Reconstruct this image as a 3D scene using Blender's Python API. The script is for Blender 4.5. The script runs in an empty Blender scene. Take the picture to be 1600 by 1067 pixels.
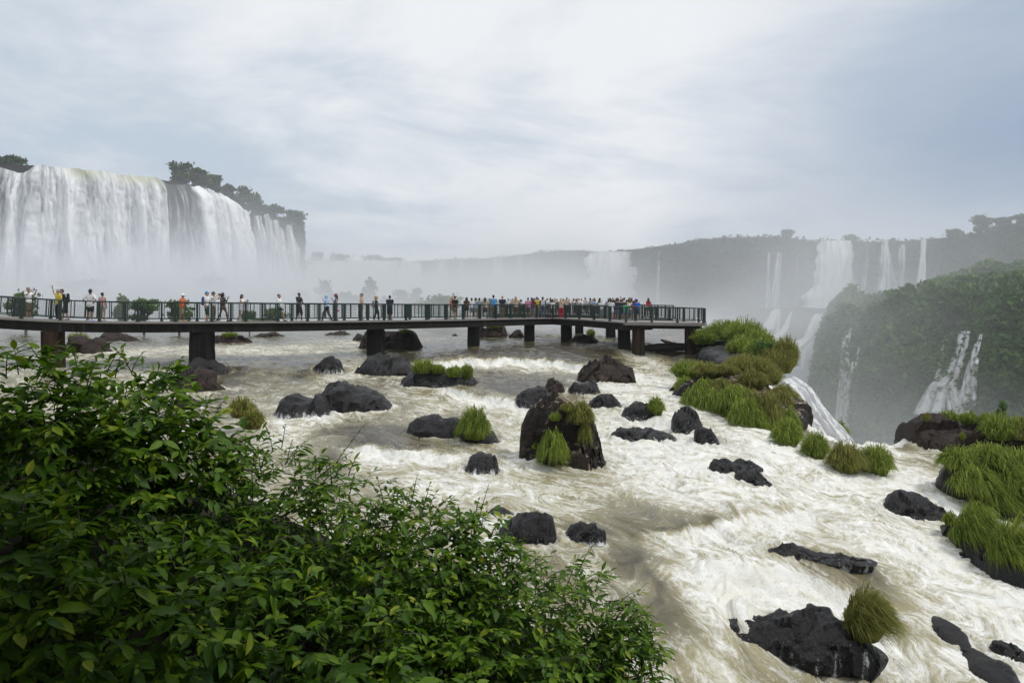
import bpy, math, random
import numpy as np
from mathutils import Vector, Matrix

rng = np.random.default_rng(7)
random.seed(7)
S = bpy.context.scene
C = S.collection
F, HX, HY = 1200.0, 800.0, 487.0     # focal length, vanishing column and horizon row of the 1600 px photograph (eye at the origin)
R = math.radians

# ---------------------------------------------------------------- camera, sky, sun, exposure
cd = bpy.data.cameras.new('camera')
cam = bpy.data.objects.new('camera', cd); C.objects.link(cam)
cam.location = (0, 0, 0); cam.rotation_euler = (R(90), 0, 0)
cd.sensor_width = 36.0; cd.lens = 36.0 * F / 1600.0
cd.shift_y = -(533.5 - HY) / 1600.0
cd.clip_start = 0.1; cd.clip_end = 6000
S.camera = cam

SUN_EL, SUN_AZ = R(52), R(92)        # azimuth clockwise from +Y
world = bpy.data.worlds.new('World'); S.world = world; world.use_nodes = True
wn, wl = world.node_tree.nodes, world.node_tree.links
wn.clear()
def wnode(t, **kw):
    n = wn.new(t)
    for k, v in kw.items(): setattr(n, k, v)
    return n
w_out = wnode('ShaderNodeOutputWorld'); w_bg = wnode('ShaderNodeBackground')
w_sky = wnode('ShaderNodeTexSky', sky_type='NISHITA', sun_disc=False, sun_elevation=SUN_EL, sun_rotation=SUN_AZ)
w_tc = wnode('ShaderNodeTexCoord')
w_sep = wnode('ShaderNodeSeparateXYZ'); wl.new(w_tc.outputs['Generated'], w_sep.inputs[0])
def wmath(op, a, b=None, c=None):
    n = wnode('ShaderNodeMath', operation=op)
    for i, v in enumerate((a, b, c)):
        if v is None: continue
        if isinstance(v, (int, float)): n.inputs[i].default_value = v
        else: wl.new(v, n.inputs[i])
    return n.outputs[0]
def wmix(f, a, b):
    n = wnode('ShaderNodeMix', data_type='RGBA')
    for i, v in ((0, f), (6, a), (7, b)):
        if isinstance(v, (int, float)): n.inputs[i].default_value = v
        elif isinstance(v, tuple): n.inputs[i].default_value = (*v, 1)
        else: wl.new(v, n.inputs[i])
    return n.outputs[2]
zz = wmath('ADD', wmath('MAXIMUM', w_sep.outputs[2], 0.0), 0.16)
cx = wmath('DIVIDE', w_sep.outputs[0], zz); cy = wmath('DIVIDE', w_sep.outputs[1], zz)
w_cmb = wnode('ShaderNodeCombineXYZ'); wl.new(cx, w_cmb.inputs[0]); wl.new(cy, w_cmb.inputs[1])
def wnoise(scale, detail, rough, dist, off):
    m = wnode('ShaderNodeMapping'); m.inputs['Location'].default_value = off
    wl.new(w_cmb.outputs[0], m.inputs[0])
    n = wnode('ShaderNodeTexNoise'); wl.new(m.outputs[0], n.inputs['Vector'])
    n.inputs['Scale'].default_value = scale; n.inputs['Detail'].default_value = detail
    n.inputs['Roughness'].default_value = rough; n.inputs['Distortion'].default_value = dist
    return n.outputs['Fac']
def wramp(v, stops):
    r = wnode('ShaderNodeValToRGB'); r.color_ramp.interpolation = 'EASE'
    e = r.color_ramp.elements
    while len(e) < len(stops): e.new(0.5)
    for k, (p, c) in enumerate(stops):
        e[k].position = p; e[k].color = (c, c, c, 1) if isinstance(c, (int, float)) else (*c, 1)
    wl.new(v, r.inputs[0]); return r.outputs[0]
n_big = wnoise(0.42, 4, 0.5, 0.6, (3.1, 0.4, 0)); n_mid = wnoise(1.15, 8, 0.6, 0.35, (1.0, 6.0, 2))
n_gap = wnoise(0.8, 5, 0.55, 0.5, (7.7, 2.2, 5))
mixn = wmath('ADD', wmath('MULTIPLY', n_big, 0.45), wmath('MULTIPLY', n_mid, 0.55))
# the cloud is thinnest, and so brightest, in a broad bank to the north
bank = wmath('EXPONENT', wmath('MULTIPLY', wmath('POWER', wmath('DIVIDE', wmath('SUBTRACT', cx, 0.05), 0.75), 2.0), -1.0))
mixn = wmath('ADD', mixn, wmath('MULTIPLY_ADD', bank, 0.15, -0.02))
CLOUD_DARK, CLOUD_LIGHT = (0.515, 0.60, 0.70), (0.85, 0.875, 0.905)
cloud = wmix(wramp(mixn, [(0.40, 0.0), (0.61, 1.0)]), CLOUD_DARK, CLOUD_LIGHT)
# the cloud deck is thicker and bluer low in the east (+X)
east = wramp(wmath('ADD', w_sep.outputs[0], wmath('MULTIPLY', n_big, 0.30)), [(0.30, 0.0), (0.68, 1.0)])
lowb = wramp(w_sep.outputs[2], [(0.16, 1.0), (0.42, 0.35)])
cloud = wmix(wmath('MULTIPLY', wmath('MULTIPLY', east, lowb), 0.92), cloud, (0.285, 0.375, 0.52))
gap = wramp(n_gap, [(0.60, 0.0), (0.78, 0.55)])
w_skys = wnode('ShaderNodeVectorMath', operation='SCALE'); wl.new(w_sky.outputs[0], w_skys.inputs[0]); w_skys.inputs['Scale'].default_value = 0.11
col = wmix(gap, cloud, w_skys.outputs[0])
wl.new(col, w_bg.inputs['Color']); w_bg.inputs['Strength'].default_value = 1.0
wl.new(w_bg.outputs[0], w_out.inputs['Surface'])

sd = bpy.data.lights.new('sun', 'SUN'); sd.energy = 2.0; sd.angle = R(11); sd.color = (1.0, 0.965, 0.91)
sun = bpy.data.objects.new('sun', sd); C.objects.link(sun)
sdir = Vector((math.sin(SUN_AZ) * math.cos(SUN_EL), math.cos(SUN_AZ) * math.cos(SUN_EL), math.sin(SUN_EL)))
sun.rotation_euler = sdir.to_track_quat('Z', 'Y').to_euler(); sun.location = sdir * 300

S.view_settings.view_transform = 'Standard'; S.view_settings.look = 'None'
S.view_settings.gamma = 1; S.view_settings.use_curve_mapping = False
S.view_settings.exposure = 0.02
S.render.engine = 'CYCLES'
cy_ = S.cycles
cy_.use_denoising = True; cy_.max_bounces = 6; cy_.diffuse_bounces = 3; cy_.glossy_bounces = 2
cy_.transmission_bounces = 2; cy_.volume_bounces = 3; cy_.transparent_max_bounces = 6
cy_.volume_step_rate = 1.0; cy_.volume_max_steps = 96
cy_.use_adaptive_sampling = True; cy_.adaptive_threshold = 0.015
cy_.sample_clamp_indirect = 4.0
cy_.caustics_reflective = False; cy_.caustics_refractive = False

# ---------------------------------------------------------------- helpers
def W(px, py, Y): return np.array([(px - HX) / F * Y, Y, (HY - py) / F * Y])

def _hash(ix, iy, iz, seed):
    h = (ix.astype(np.int64) * 374761393 + iy.astype(np.int64) * 668265263 + iz.astype(np.int64) * 2147483647 + seed * 1274126177) & 0xFFFFFFFF
    h = ((h ^ (h >> 13)) * 1274126177) & 0xFFFFFFFF
    h = ((h ^ (h >> 16)) * 2246822519) & 0xFFFFFFFF
    return h ^ (h >> 15)
def noise2(x, y, seed=0):
    x = np.asarray(x, float); y = np.asarray(y, float)
    ix, iy = np.floor(x), np.floor(y); fx, fy = x - ix, y - iy
    u, v = fx * fx * fx * (fx * (fx * 6 - 15) + 10), fy * fy * fy * (fy * (fy * 6 - 15) + 10)
    z0 = np.zeros_like(ix); out = []
    for dx in (0, 1):
        for dy in (0, 1):
            a = _hash(ix + dx, iy + dy, z0, seed) * (2 * np.pi / 4294967296.0)
            out.append(np.cos(a) * (fx - dx) + np.sin(a) * (fy - dy))
    return ((out[0] * (1 - v) + out[1] * v) * (1 - u) + (out[2] * (1 - v) + out[3] * v) * u) * 1.5
def fbm2(x, y, oct=4, seed=0, rough=0.5, lac=2.03):
    r = 0; a = 1.0; t = 0
    for o in range(oct):
        r = r + a * noise2(x, y, seed + o * 17); t += a; a *= rough; x = x * lac + 3.7; y = y * lac + 1.3
    return r / t
def noise3(x, y, z, seed=0):
    ix, iy, iz = np.floor(x), np.floor(y), np.floor(z); f = [x - ix, y - iy, z - iz]
    s = [t * t * (3 - 2 * t) for t in f]; r = 0
    for dx in (0, 1):
        for dy in (0, 1):
            for dz in (0, 1):
                h = _hash(ix + dx, iy + dy, iz + dz, seed) / 4294967296.0
                r = r + h * (s[0] if dx else 1 - s[0]) * (s[1] if dy else 1 - s[1]) * (s[2] if dz else 1 - s[2])
    return r * 2 - 1
def fbm3(p, oct=4, seed=0, rough=0.5):
    x, y, z = p[..., 0], p[..., 1], p[..., 2]; r = 0; a = 1.0; t = 0
    for o in range(oct):
        r = r + a * noise3(x, y, z, seed + o * 13); t += a; a *= rough; x, y, z = x * 2.07 + 5, y * 2.07 + 9, z * 2.07 + 2
    return r / t
def sstep(a, b, x):
    t = np.clip((x - a) / (b - a), 0, 1); return t * t * (3 - 2 * t)

def mesh_from(name, V, Fc, mats=(), smooth=True, attrs=None, mi=None):
    """V (n,3); Fc a list of index arrays, each (m,3) or (m,4)"""
    me = bpy.data.meshes.new(name)
    V = np.ascontiguousarray(V, dtype=np.float32).reshape(-1, 3)
    if not isinstance(Fc, (list, tuple)): Fc = [Fc]
    Fc = [np.asarray(f, dtype=np.int32) for f in Fc if len(f)]
    me.vertices.add(len(V)); me.vertices.foreach_set('co', V.ravel())
    loops = np.concatenate([f.ravel() for f in Fc]); tot = np.concatenate([np.full(len(f), f.shape[1], np.int32) for f in Fc])
    start = np.concatenate([[0], np.cumsum(tot)[:-1]]).astype(np.int32)
    me.loops.add(len(loops)); me.loops.foreach_set('vertex_index', loops)
    me.polygons.add(len(tot)); me.polygons.foreach_set('loop_start', start)
    try: me.polygons.foreach_set('loop_total', tot)
    except Exception: pass
    me.polygons.foreach_set('use_smooth', np.full(len(tot), smooth, bool))
    if mi is not None: me.polygons.foreach_set('material_index', np.asarray(mi, np.int32))
    for k, a in (attrs or {}).items():
        a = np.asarray(a, np.float32)
        if a.ndim == 1:
            at = me.attributes.new(k, 'FLOAT', 'POINT'); at.data.foreach_set('value', a)
        else:
            at = me.attributes.new(k, 'FLOAT_VECTOR', 'POINT'); at.data.foreach_set('vector', np.ascontiguousarray(a).ravel())
    me.update(calc_edges=True); me.validate(clean_customdata=False)
    for m in (mats if isinstance(mats, (list, tuple)) else [mats]): me.materials.append(m)
    return me
def link(name, me, parent=None, loc=None):
    o = bpy.data.objects.new(name, me); C.objects.link(o)
    if parent is not None: o.parent = parent
    if loc is not None: o.location = loc
    return o
def tag(o, label=None, cat=None, group=None, kind=None):
    if label: o['label'] = label
    if cat: o['category'] = cat
    if group: o['group'] = group
    if kind: o['kind'] = kind
    return o
def empty(name, loc=(0, 0, 0), rz=0):
    o = bpy.data.objects.new(name, None); C.objects.link(o); o.location = loc; o.rotation_euler = (0, 0, rz)
    o.empty_display_size = 0.2
    return o
def grid_faces(nu, nv, wrap_v=False):
    i = np.arange(nu - 1)[:, None]; j = np.arange(nv if wrap_v else nv - 1)[None, :]
    j2 = (j + 1) % nv
    a = i * nv + j; b = i * nv + j2; c = (i + 1) * nv + j2; d = (i + 1) * nv + j
    return np.stack([a, d, c, b], -1).reshape(-1, 4)
BOXF = np.array([[0, 3, 2, 1], [4, 5, 6, 7], [0, 1, 5, 4], [1, 2, 6, 5], [2, 3, 7, 6], [3, 0, 4, 7]])
def box(x0, x1, y0, y1, z0, z1):
    return np.array([[x0, y0, z0], [x1, y0, z0], [x1, y1, z0], [x0, y1, z0], [x0, y0, z1], [x1, y0, z1], [x1, y1, z1], [x0, y1, z1]], float), BOXF
def bar(p, q, wx, wz=None):
    """a square bar from p to q"""
    p, q = np.asarray(p, float), np.asarray(q, float); wz = wz or wx
    d = q - p; d = d / np.linalg.norm(d)
    up = np.array([0, 0, 1.0]) if abs(d[2]) < 0.9 else np.array([0, 1.0, 0])
    s = np.cross(d, up); s /= np.linalg.norm(s); t = np.cross(s, d)
    c = [(-1, -1), (1, -1), (1, 1), (-1, 1)]
    V = [p + s * a * wx / 2 + t * b * wz / 2 for a, b in c] + [q + s * a * wx / 2 + t * b * wz / 2 for a, b in c]
    return np.array(V), BOXF
def joinm(parts):
    V, Fs, n = [], {}, 0
    for v, f in parts:
        for ff in (f if isinstance(f, list) else [f]):
            ff = np.asarray(ff); Fs.setdefault(ff.shape[1], []).append(ff + n)
        V.append(v); n += len(v)
    return np.concatenate(V), [np.concatenate(x) for x in Fs.values()]
def tube(pts, rad, n=6, cap=True):
    pts = np.asarray(pts, float); m = len(pts); rad = np.broadcast_to(np.asarray(rad, float), (m,))
    T = np.gradient(pts, axis=0); T /= np.linalg.norm(T, axis=1)[:, None] + 1e-9
    ref = np.array([0, 0, 1.0]) if abs(T[:, 2]).mean() < 0.8 else np.array([1.0, 0, 0])
    A = np.cross(T, ref); A /= np.linalg.norm(A, axis=1)[:, None] + 1e-9; B = np.cross(T, A)
    th = np.linspace(0, 2 * np.pi, n, endpoint=False)
    V = pts[:, None] + rad[:, None, None] * (A[:, None] * np.cos(th)[None, :, None] + B[:, None] * np.sin(th)[None, :, None])
    Fq = grid_faces(m, n, True)
    V = V.reshape(-1, 3); Fl = [Fq]
    if cap:
        V = np.concatenate([V, pts[:1], pts[-1:]]); j = np.arange(n); k = (j + 1) % n
        Fl.append(np.concatenate([np.stack([np.full(n, m * n), j, k], 1), np.stack([np.full(n, m * n + 1), (m - 1) * n + k, (m - 1) * n + j], 1)]))
    return V, Fl

# ---------------------------------------------------------------- materials
class NT:
    def __init__(s, name):
        s.m = bpy.data.materials.new(name); s.m.use_nodes = True
        s.n, s.l = s.m.node_tree.nodes, s.m.node_tree.links
        s.b = s.n['Principled BSDF']; s.out = s.n['Material Output']
    def new(s, t, **kw):
        n = s.n.new(t)
        for k, v in kw.items(): setattr(n, k, v)
        return n
    def put(s, sock, v):
        if hasattr(v, 'is_output') or hasattr(v, 'links'): s.l.new(v, sock)
        elif isinstance(v, tuple) and sock.type == 'RGBA' and len(v) == 3: sock.default_value = (*v, 1)
        else: sock.default_value = v
    def set(s, **kw):
        for k, v in kw.items(): s.put(s.b.inputs[k.replace('_', ' ')], v)
    def math(s, op, a, b=None, c=None, clamp=False):
        n = s.new('ShaderNodeMath', operation=op, use_clamp=clamp)
        for i, v in enumerate((a, b, c)):
            if v is not None: s.put(n.inputs[i], v)
        return n.outputs[0]
    def mix(s, f, a, b):
        n = s.new('ShaderNodeMix', data_type='RGBA')
        s.put(n.inputs[0], f); s.put(n.inputs[6], a); s.put(n.inputs[7], b); return n.outputs[2]
    def noise(s, vec, scale, detail=4, rough=0.5, dist=0.0, mul=None):
        if mul is not None:
            m = s.new('ShaderNodeVectorMath', operation='MULTIPLY'); s.l.new(vec, m.inputs[0]); m.inputs[1].default_value = mul; vec = m.outputs[0]
        n = s.new('ShaderNodeTexNoise'); s.l.new(vec, n.inputs['Vector'])
        n.inputs['Scale'].default_value = scale; n.inputs['Detail'].default_value = detail
        n.inputs['Roughness'].default_value = rough; n.inputs['Distortion'].default_value = dist
        return n.outputs['Fac']
    def attr(s, name, vec=False):
        n = s.new('ShaderNodeAttribute', attribute_name=name); return n.outputs['Vector' if vec else 'Fac']
    def ramp(s, v, stops, ease=False):
        r = s.new('ShaderNodeValToRGB')
        if ease: r.color_ramp.interpolation = 'EASE'
        e = r.color_ramp.elements
        while len(e) < len(stops): e.new(0.5)
        for k, (p, c) in enumerate(stops):
            e[k].position = p; e[k].color = (c, c, c, 1) if isinstance(c, (int, float)) else (*c, 1)
        s.put(r.inputs[0], v); return r.outputs[0]
    def bump(s, h, strength=0.5, dist=0.05):
        b = s.new('ShaderNodeBump'); b.inputs['Strength'].default_value = strength; b.inputs['Distance'].default_value = dist
        s.l.new(h, b.inputs['Height']); s.l.new(b.outputs[0], s.b.inputs['Normal'])
    def pos(s): return s.new('ShaderNodeNewGeometry').outputs['Position']
    def obj(s): return s.new('ShaderNodeTexCoord').outputs['Object']

def simple_mat(name, c, rough=0.6, var=0.25, scale=8.0, bump=0.0, metal=0.0):
    t = NT(name); p = t.obj(); n = t.noise(p, scale, 5, 0.6)
    lo = tuple(x * (1 - var) for x in c); hi = tuple(min(1, x * (1 + var)) for x in c)
    t.set(Base_Color=t.mix(n, lo, hi), Roughness=rough, Metallic=metal)
    if bump: t.bump(n, bump, 0.02)
    return t.m

def rock_mat(name, dark, light, rough=(0.32, 0.7), lichen=None, scale=1.0, veil=False, streak=False, crack=True):
    t = NT(name); p = t.pos()
    n1 = t.noise(p, 1.3 * scale, 6, 0.6, 0.4); n2 = t.noise(p, 9.0 * scale, 6, 0.65); n3 = t.noise(p, 30.0 * scale, 4, 0.7)
    mask = t.ramp(t.math('ADD', t.math('MULTIPLY', n1, 0.6), t.math('MULTIPLY', n2, 0.4)), [(0.38, 0.0), (0.66, 1.0)])
    col = t.mix(mask, dark, light)
    if lichen:
        nl = t.noise(p, 5.0 * scale, 6, 0.7, 0.5)
        gn = t.new('ShaderNodeSeparateXYZ'); t.l.new(t.new('ShaderNodeNewGeometry').outputs['Normal'], gn.inputs[0])
        nl = t.math('ADD', nl, t.math('MULTIPLY_ADD', gn.outputs[2], 0.26, -0.16))                 # it grows on what faces the sky
        col = t.mix(t.ramp(nl, [(0.56, 0.0), (0.62, 1.0)]), col, lichen)
    if streak:                                                        # rain and algae streaks run down the concrete
        ns = t.noise(p, 1.0, 6, 0.65, 0.4, mul=(2.4, 2.4, 0.16)); col = t.mix(t.ramp(ns, [(0.40, 0.75), (0.60, 0.0)]), col, (0.006, 0.007, 0.005))
        ns2 = t.noise(p, 1.0, 5, 0.6, 0.4, mul=(3.4, 3.4, 0.22)); col = t.mix(t.ramp(ns2, [(0.60, 0.0), (0.72, 0.6)]), col, (0.085, 0.075, 0.062))
    if veil:                                                          # white threads of water running over the stone
        va = t.attr('veil'); nv1 = t.noise(p, 1.0, 6, 0.65, 0.3, mul=(7.0, 5.0, 1.6)); nv2 = t.noise(p, 34.0, 4, 0.7)
        vm = t.ramp(t.math('ADD', va, t.math('ADD', t.math('MULTIPLY_ADD', nv1, 1.5, -0.75), t.math('MULTIPLY_ADD', nv2, 0.7, -0.35))), [(0.52, 0.0), (0.74, 1.0)])
        col = t.mix(vm, col, (0.80, 0.80, 0.78))
    t.set(Base_Color=col, Roughness=t.math('MULTIPLY_ADD', mask, rough[1] - rough[0], rough[0]))
    h = t.math('ADD', t.math('MULTIPLY', n2, 0.7), t.math('MULTIPLY', n3, 0.35))
    if crack:
        vo = t.new('ShaderNodeTexVoronoi', feature='DISTANCE_TO_EDGE'); wv = t.new('ShaderNodeVectorMath', operation='ADD'); nz3 = t.new('ShaderNodeTexNoise'); t.l.new(p, nz3.inputs['Vector']); nz3.inputs['Scale'].default_value = 2.5 * scale
        t.l.new(p, wv.inputs[0]); t.l.new(nz3.outputs['Color'], wv.inputs[1]); t.l.new(wv.outputs[0], vo.inputs['Vector']); vo.inputs['Scale'].default_value = 1.5 * scale
        h = t.math('ADD', h, t.ramp(vo.outputs['Distance'], [(0.0, 0.0), (0.04, 0.42), (0.10, 0.48)]))
    t.bump(h, 1.0, 0.10 / scale); t.b.inputs['Specular IOR Level'].default_value = 0.20
    return t.m
M = {}
M['rock_black'] = rock_mat('wet_black_basalt', (0.007, 0.007, 0.008), (0.024, 0.022, 0.022), (0.22, 0.62), veil=True, crack=False)
M['rock_black'].node_tree.nodes['Principled BSDF'].inputs['Specular IOR Level'].default_value = 0.34
M['rock_brown'] = rock_mat('brown_basalt', (0.018, 0.014, 0.012), (0.072, 0.052, 0.041), (0.55, 0.85))
M['rock_lichen'] = rock_mat('lichen_basalt', (0.010, 0.009, 0.008), (0.048, 0.037, 0.028), (0.5, 0.85), lichen=(0.30, 0.23, 0.16))
M['rock_far'] = rock_mat('far_basalt', (0.02, 0.02, 0.02), (0.075, 0.068, 0.06), (0.5, 0.8), scale=0.25, crack=False)

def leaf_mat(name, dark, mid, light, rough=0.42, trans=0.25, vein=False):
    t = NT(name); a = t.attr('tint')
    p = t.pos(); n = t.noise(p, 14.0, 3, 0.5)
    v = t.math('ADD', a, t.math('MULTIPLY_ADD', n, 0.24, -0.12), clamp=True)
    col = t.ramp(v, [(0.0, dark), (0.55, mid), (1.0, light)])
    t.set(Base_Color=col, Roughness=rough)
    t.b.inputs['Specular IOR Level'].default_value = 0.2
    tr = t.new('ShaderNodeBsdfTranslucent'); t.l.new(t.mix(0.5, col, light), tr.inputs[0])
    mx = t.new('ShaderNodeMixShader'); mx.inputs[0].default_value = trans
    t.l.new(t.b.outputs[0], mx.inputs[1]); t.l.new(tr.outputs[0], mx.inputs[2]); t.l.new(mx.outputs[0], t.out.inputs['Surface'])
    return t.m
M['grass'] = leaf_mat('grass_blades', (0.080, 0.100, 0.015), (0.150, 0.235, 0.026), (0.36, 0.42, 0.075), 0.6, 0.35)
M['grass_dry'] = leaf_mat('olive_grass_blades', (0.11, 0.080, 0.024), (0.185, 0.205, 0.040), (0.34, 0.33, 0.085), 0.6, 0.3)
M['leaf'] = leaf_mat('shrub_leaves', (0.018, 0.048, 0.010), (0.042, 0.115, 0.014), (0.13, 0.24, 0.025), 0.36, 0.3)
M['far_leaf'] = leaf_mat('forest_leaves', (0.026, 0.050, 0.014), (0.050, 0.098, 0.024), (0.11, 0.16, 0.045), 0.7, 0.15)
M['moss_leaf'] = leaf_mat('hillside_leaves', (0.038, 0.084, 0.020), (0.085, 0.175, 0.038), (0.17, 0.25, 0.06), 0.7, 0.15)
M['stem'] = simple_mat('green_brown_stem', (0.035, 0.04, 0.015), 0.6)
M['bark'] = simple_mat('bark', (0.06, 0.045, 0.032), 0.85, 0.4, 6, 0.6)
M['soil'] = simple_mat('dark_soil', (0.02, 0.016, 0.01), 0.9, 0.4, 3, 0.5)
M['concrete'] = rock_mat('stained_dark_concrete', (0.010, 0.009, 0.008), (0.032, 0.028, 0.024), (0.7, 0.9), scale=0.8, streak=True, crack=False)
M['concrete_rust'] = rock_mat('rust_stained_concrete', (0.030, 0.017, 0.010), (0.11, 0.060, 0.034), (0.7, 0.9), scale=0.8, streak=True, crack=False)
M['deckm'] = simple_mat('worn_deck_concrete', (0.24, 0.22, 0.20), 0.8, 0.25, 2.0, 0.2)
M['rail_green'] = simple_mat('dark_green_rail_paint', (0.010, 0.030, 0.022), 0.42, 0.35, 3.0)
M['wire'] = simple_mat('dull_wire', (0.03, 0.045, 0.04), 0.5, 0.2, 3.0, metal=0.3)
M['wood'] = simple_mat('wet_driftwood', (0.11, 0.065, 0.04), 0.7, 0.4, 5.0, 0.5)
M['wood_dark'] = simple_mat('waterlogged_timber', (0.022, 0.017, 0.014), 0.6, 0.4, 5.0, 0.5)
# ---------------------------------------------------------------- the river's height
_ctrl = [  # photograph column, row, water height relative to the eye
    (-300, 530, -2.6), (100, 530, -2.7), (400, 525, -2.75), (600, 522, -2.55), (1000, 518, -2.3), (1300, 518, -2.3),
    (-200, 505, -2.2), (500, 505, -2.2), (1000, 505, -2.2), (-200, 494, -2.1), (500, 494, -2.1), (1000, 494, -2.1),
    (740, 540, -2.62), (827, 529, -2.4), (885, 533, -2.55), (955, 526, -2.45), (975, 548, -2.95), (997, 559, -3.4), (1078, 555, -3.25),
    (587, 555, -2.95), (316, 572, -3.1), (80, 580, -3.1), (-200, 580, -3.1),
    (300, 592, -3.6), (440, 596, -3.6), (550, 600, -3.6), (720, 557, -2.95), (720, 580, -3.5), (860, 558, -3.0), (860, 578, -3.5),
    (420, 640, -3.95), (550, 650, -4.05), (700, 640, -4.05), (800, 602, -3.65), (900, 640, -4.2), (700, 720, -4.5), (900, 740, -4.85),
    (600, 700, -4.4), (1000, 600, -3.85), (1000, 680, -4.6), (1100, 740, -5.0), (850, 850, -5.2), (1000, 850, -5.4), (1050, 950, -5.75),
    (1050, 1060, -6.15), (1250, 800, -5.6), (1400, 745, -5.5), (1450, 722, -5.55), (1290, 700, -5.15), (1500, 800, -6.0), (1600, 850, -6.35),
    (1600, 950, -6.7), (1500, 1000, -6.9), (1250, 1050, -6.7), (1350, 900, -6.15), (1200, 850, -5.6), (1200, 940, -6.0), (1060, 620, -3.95),
    (1150, 690, -4.6), (1230, 680, -4.85), (700, 900, -5.4), (700, 1060, -6.0), (1800, 1060, -7.2), (1800, 760, -6.3), (1600, 740, -5.9), (1750, 710, -5.9),
    (300, 640, -4.0), (100, 640, -3.9), (300, 800, -4.9),
]
_cX, _cY, _cZ = [], [], []
for px, py, z in _ctrl:
    Y = -z * F / (py - HY); _cX.append((px - HX) / F * Y); _cY.append(Y); _cZ.append(z)
_cX, _cY, _cZ = map(np.array, (_cX, _cY, _cZ))
def _uv(X, Y): Y = np.maximum(Y, 2.0); return X / Y * 1.4, np.log(Y) * 1.3
_cu, _cv = _uv(_cX, _cY)
def _phi(r2): return 0.5 * r2 * np.log(r2 + 1e-9)
def tps_fit(u, v, val, lam=1e-3):
    n = len(u); K = _phi((u[:, None] - u[None]) ** 2 + (v[:, None] - v[None]) ** 2) + lam * np.eye(n)
    P = np.stack([np.ones(n), u, v], 1)
    A = np.block([[K, P], [P.T, np.zeros((3, 3))]])
    return np.linalg.solve(A, np.concatenate([val, np.zeros(3)]))
def tps_eval(w, cu, cv, u, v):
    r = w[-3] + w[-2] * u + w[-1] * v
    for k in range(len(cu)): r = r + w[k] * _phi((u - cu[k]) ** 2 + (v - cv[k]) ** 2)
    return r
_wz = tps_fit(_cu, _cv, _cZ)
# ledges: crest points (column, row, height there), drop, softness of the lip
LEDGES = [
    ([(180, 574, -3.3), (330, 578, -3.3), (440, 581, -3.3), (530, 577, -3.25), (590, 572, -3.2)], 0.34, 0.55),
    ([(640, 569, -3.2), (720, 566, -3.2), (800, 565, -3.2), (880, 566, -3.2), (950, 574, -3.3)], 0.62, 0.16),
    ([(690, 612, -3.85), (760, 622, -3.9), (820, 632, -4.0), (870, 640, -4.1)], 0.38, 0.22),
    ([(1030, 838, -5.4), (1120, 832, -5.45), (1200, 818, -5.6), (1270, 800, -5.6)], 0.42, 0.28),
    ([(1080, 905, -5.75), (1180, 892, -5.8), (1270, 905, -6.0), (1350, 930, -6.25)], 0.5, 0.3),
    ([(560, 700, -4.35), (640, 706, -4.4), (720, 712, -4.45)], 0.25, 0.25),
    ([(960, 655, -4.35), (1040, 660, -4.4), (1110, 690, -4.65), (1180, 710, -4.8)], 0.3, 0.25),
]
_led = []
for pts, d, w in LEDGES:
    q = np.array([[(px - HX) / F * (-z * F / (py - HY)), -z * F / (py - HY)] for px, py, z in pts])
    _led.append((q[np.argsort(q[:, 0])], d, w))
BRINK = np.array([(104, 430), (41.3, 170), (29.2, 120), (22.4, 92), (16.1, 66), (15.6, 58), (15.6, 50), (14.6, 44), (13.9, 40), (13.4, 36), (12.6, 32.5), (12.6, 31.2),
                  (13.4, 30.2), (15.0, 30.8), (16.6, 31.4), (21.5, 33.0), (28, 35), (60, 40)], float)
_BP = np.concatenate([BRINK, [(600, 60), (600, 430)]])      # the gorge side
def gorge_sd(X, Y):
    """signed distance to the brink, positive over the gorge"""
    X = np.asarray(X, float); Y = np.asarray(Y, float)
    best = np.full(X.shape, 1e9)
    for a, b in zip(BRINK[:-1], BRINK[1:]):
        d = b - a; t = np.clip(((X - a[0]) * d[0] + (Y - a[1]) * d[1]) / (d @ d), 0, 1)
        best = np.minimum(best, np.hypot(X - a[0] - t * d[0], Y - a[1] - t * d[1]))
    ins = np.zeros(X.shape, bool); n = len(_BP)
    for i in range(n):
        a, b = _BP[i], _BP[(i + 1) % n]
        c = (a[1] > Y) != (b[1] > Y)
        ins ^= c & (X < (b[0] - a[0]) * (Y - a[1]) / (b[1] - a[1] + 1e-12) + a[0])
    return np.where(ins, best, -best)
def ledge_terms(X, Y):
    z = np.zeros(np.shape(X)); foam = np.zeros(np.shape(X))
    for q, d, w in _led:
        Yl = np.interp(X, q[:, 0], q[:, 1]) + 0.25 * noise2(X * 0.9, X * 0 + d * 9, 5)
        span = 1.2
        win = sstep(q[0, 0] - span, q[0, 0] + span * 0.5, X) * (1 - sstep(q[-1, 0] - span * 0.5, q[-1, 0] + span, X))
        dd = d * win * (0.75 + 0.5 * noise2(X * 1.7, X * 0 + 3.3 + d, 8))
        s = Y - Yl
        z += 0.5 * dd * np.tanh(s / w) * np.exp(-np.abs(s) / 3.0)
        foam += win * np.where(s < 0, np.exp(s / 2.2), np.exp(-s / (0.6 * w))) * (0.12 if w > .5 else 1.0)
    return z, foam
def zbase(X, Y):
    X = np.asarray(X, float); Y = np.asarray(Y, float)
    u, v = _uv(X, Y)
    z = np.clip(tps_eval(_wz, _cu, _cv, u, v), -8.5, -1.9)
    return z + ledge_terms(X, Y)[0]
def hit(px, py):
    """where the ray through a photograph point first meets the water"""
    Y = np.concatenate([np.arange(10, 60, 0.05), np.arange(60, 400, 0.5)])
    X = (px - HX) / F * Y; zr = (HY - py) / F * Y
    k = np.argmax(zr < zbase(X, Y))
    return np.array([X[k], Y[k], zr[k]])

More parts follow.
